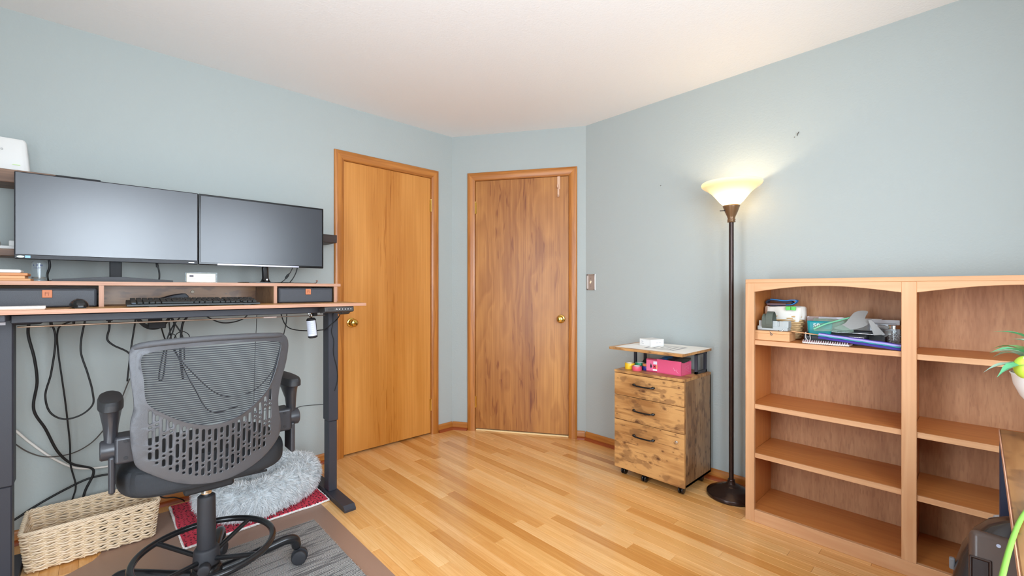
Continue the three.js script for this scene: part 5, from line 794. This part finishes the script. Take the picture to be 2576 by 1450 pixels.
  const jar = thing('mason_jar', 'glass jar of screws with a silver lid beside the middle stile', 'jar', BC(-0.054, Y, 0.205), -PI / 2); jar.scale.y = 1.3;
  obj('glass', lathe([[0.0001, 0.001], [0.023, 0.0], [0.0255, 0.004], [0.0255, 0.054], [0.0215, 0.062], [0.0215, 0.066]], 36), new THREE.MeshPhysicalMaterial({ color: 0xf6fafa, roughness: 0.03, transmission: 0.95, thickness: 0, ior: 1.5 }), jar);
  obj('lid', lathe([[0.0001, 0.076], [0.022, 0.076], [0.0235, 0.074], [0.0235, 0.069], [0.0228, 0.0685], [0.0235, 0.068], [0.0235, 0.0635], [0.0225, 0.0635]], 36), M.chrome, jar, 'silver screw lid');
  const scr = []; for (let i = 0; i < 130; i++) { const a = rnd() * 2 * PI, r = 0.0205 * Math.sqrt(rnd()), y = rr(0.004, 0.046), q = rnd() * 2 * PI, e = rr(-0.6, 0.6), L = 0.006; const c = [Math.cos(a) * r * 0.85, y, Math.sin(a) * r * 0.85], dx = Math.cos(q) * Math.cos(e) * L, dy = Math.sin(e) * L, dz = Math.sin(q) * Math.cos(e) * L; scr.push(clean(new THREE.CylinderGeometry(0.0012, 0.0007, 0.012, 5)).applyQuaternion(new THREE.Quaternion().setFromUnitVectors(V3(0, 1, 0), V3(dx, dy, dz).normalize())).translate(...c)); }
  obj('screws', scr, std(0xd2d3d6, 0.35, { metalness: 0.7 }), jar, 'loose silver screws', 'stuff');
}
// ---------------------------------------------------------------- second desk with plant, and the machine beside it
{
  const t = thing('work_table', 'dark rustic wood-top table at the right edge, beside the bookcase', 'table', [1.15, 0, 0.36]);
  put(t, 'tabletop', span([0.42, 0.730, 0.040], [1.888, 0.750, 0.70], 0.002, 'x', 0.35, 0.1), std(0xa08a78, 0.28, { map: T.rustic }));
  put(t, 'edge_band', span([0.42, 0.7305, 0.0385], [1.888, 0.7495, 0.040], 0), M.edge);
  for (const x of [0.44, 1.842]) put(t, 'leg_frame', [span([x, 0, 0.0395], [x + 0.04, 0.730, 0.0795], 0.002), span([x, 0, 0.65], [x + 0.04, 0.730, 0.69], 0.002), span([x, 0.69, 0.0795], [x + 0.04, 0.730, 0.65], 0.002), span([x, 0.0, 0.0795], [x + 0.04, 0.04, 0.65], 0.002)], std(0x272c44, 0.5));
  const p = thing('potted_plant', 'artificial variegated plant in a white footed bowl on the table', 'plant', [1.790, 0.750, 0.126]);
  obj('bowl', lathe([[0.0001, 0.002], [0.040, 0.0], [0.042, 0.006], [0.020, 0.016], [0.016, 0.04], [0.020, 0.075], [0.034, 0.095], [0.052, 0.120], [0.064, 0.150], [0.068, 0.175], [0.071, 0.180], [0.066, 0.182], [0.060, 0.160], [0.0001, 0.150]], 48), std(0xf3f2f4, 0.25), p);
  const leaf = (L, w, c1) => { const n = 10, pos = [], P = (u, s) => { const ww = w * Math.sin(PI * Math.pow(u, 0.7)) * (1 + 0.18 * Math.sin(u * 40)) , y = L * (0.75 * u - 0.55 * u * u * u), z = L * u * (0.75 + 0.2 * u); return [s * ww, y + Math.abs(s) * ww * 0.35, z]; }; for (let i = 0; i < n; i++) for (const s of [-1, 1]) { const a = i / n, b = (i + 1) / n, q = [P(a, 0), P(a, s), P(b, s), P(b, 0)]; pos.push(...q[0], ...q[1], ...q[2], ...q[0], ...q[2], ...q[3]); } const g = new THREE.BufferGeometry(); g.setAttribute('position', new THREE.BufferAttribute(new Float32Array(pos), 3)); g.computeVertexNormals(); return clean(g); };
  const lm = [0x5fae7c, 0xa9cdb8, 0x86b56a, 0xcfe0c4].map(c => std(c, 0.45, { side: THREE.DoubleSide, transmission: 0.2 }));
  for (let i = 0; i < 26; i++) { const a = i * 2.39996, el = 0.15 + (i % 5) * 0.16, L = rr(0.10, 0.155); obj('leaf', leaf(L, 0.021).rotateX(-el + 0.32).rotateY(a).translate(Math.cos(a) * 0.0, 0.170 + (i % 5) * 0.008, 0), lm[i % 4], p); }
  obj('bud', [0, 1, 2].map(i => clean(new THREE.SphereGeometry(0.022, 20, 16)).scale(1, 1.35, 1).translate(-0.043 + i * 0.036, 0.200 + (i % 2) * 0.01, -0.044 + i * 0.022)), std(0xc2dc4a, 0.4), p, 'lime green bud');
  obj('trailing_stem', tube([[-0.03, 0.18, 0.05], [-0.12, 0.12, 0.03], [-0.30, 0.03, 0.0], [-0.50, 0.010, -0.050], [-0.625, 0.007, -0.075], [-0.74, 0.007, -0.090], [-0.87, 0.006, -0.103], [-0.93, 0.004, -0.108], [-1.0, 0.003, -0.114]], 0.0034, false, 110, 8), std(0x6fa53c, 0.4), p, 'lime green trailing stem');
}
{
  const t = thing('office_machine', 'tall dark brown plastic machine with a small display at the table edge', 'machine', [1.62, 0, 0.090], -PI / 2), K = 1.346;
  const S = [[0.0, 0.138, 0, 0.103], [0.010, 0.145, 0, 0.110], [0.20, 0.145, 0, 0.108], [0.26, 0.143, -0.010, 0.098], [0.31, 0.136, -0.026, 0.084], [0.35, 0.122, -0.040, 0.070], [0.385, 0.100, -0.052, 0.056], [0.408, 0.074, -0.060, 0.044], [0.420, 0.046, -0.065, 0.030], [0.4235, 0.036, -0.066, 0.024]];
  obj('housing', loft(S.map(([y, rx, z, rz]) => [0, y * K, z, rx, rz]), 64, 0.42), std(0x2a2322, 0.26), t);
  const tilt = g => g.rotateX(-0.335).translate(-0.008, 0.415, 0.072);
  obj('front_panel', tilt(rbox(0.200, 0.29, 0.034, 0.016, [0, 0, 0], 4)), std(0x58473f, 0.32), t);
  obj('display', tilt(cbox(0.028, 0.046, 0.003, 0.001, [-0.080, 0.056, 0.0176])), std(0x2a1512, 0.12), t, 'small dark display');
  obj('display_frame', [[-0.0965, 0.056, 0.005, 0.056], [-0.0635, 0.056, 0.005, 0.056], [-0.080, 0.0815, 0.038, 0.005], [-0.080, 0.0305, 0.038, 0.005]].map(([x, y, p, q]) => tilt(cbox(p, q, 0.005, 0.0015, [x, y, 0.0185]))), std(0x3c2a25, 0.25), t);
  obj('latch', rbox(0.012, 0.030, 0.014, 0.004, [-0.139, 0.425, -0.03]), std(0x6e7076, 0.35), t);
  obj('indicator', tilt(turned(cyl(0.004, 0.004, 0.003, [0, 0, 0], 14), PI / 2).translate(-0.050, 0.122, 0.0175)), std(0xb8c0d8, 0.3), t);
  const c = thing('waste_bin', 'small waste bin with a clear liner behind the brown machine', 'bin', [2.12, 0, 0.108]);
  obj('bin_body', lathe([[0.0001, 0.002], [0.066, 0], [0.070, 0.004], [0.083, 0.385], [0.085, 0.388], [0.081, 0.388], [0.068, 0.008], [0.0001, 0.006]], 40), std(0x3a3b40, 0.5), c);
  const liner = (() => { const n = 64, R = [[0.0815, 0.30], [0.0835, 0.389], [0.087, 0.400], [0.0885, 0.392], [0.0875, 0.345]], pos = [], P = ([r, y], j) => { const a = j / n * 2 * PI, w = 0.0018 * Math.sin(a * 11 + y * 60) + 0.0012 * Math.sin(a * 23); return [(r + w) * Math.cos(a), y + 0.006 * Math.sin(a * 7 + r * 300) * (y < 0.36 ? 1 : 0.3), (r + w) * Math.sin(a)]; }; for (let i = 0; i < 4; i++) for (let j = 0; j < n; j++) { const q = [P(R[i], j), P(R[i], j + 1), P(R[i + 1], j + 1), P(R[i + 1], j)]; pos.push(...q[0], ...q[2], ...q[1], ...q[0], ...q[3], ...q[2]); } const g = new THREE.BufferGeometry(); g.setAttribute('position', new THREE.BufferAttribute(new Float32Array(pos), 3)); g.computeVertexNormals(); return clean(g); })();
  obj('liner', liner, new THREE.MeshPhysicalMaterial({ color: 0xf0f1f4, roughness: 0.3, transmission: 0.45, thickness: 0, side: THREE.DoubleSide }), c, 'clear plastic liner');
}
renderer.render(scene, camera);
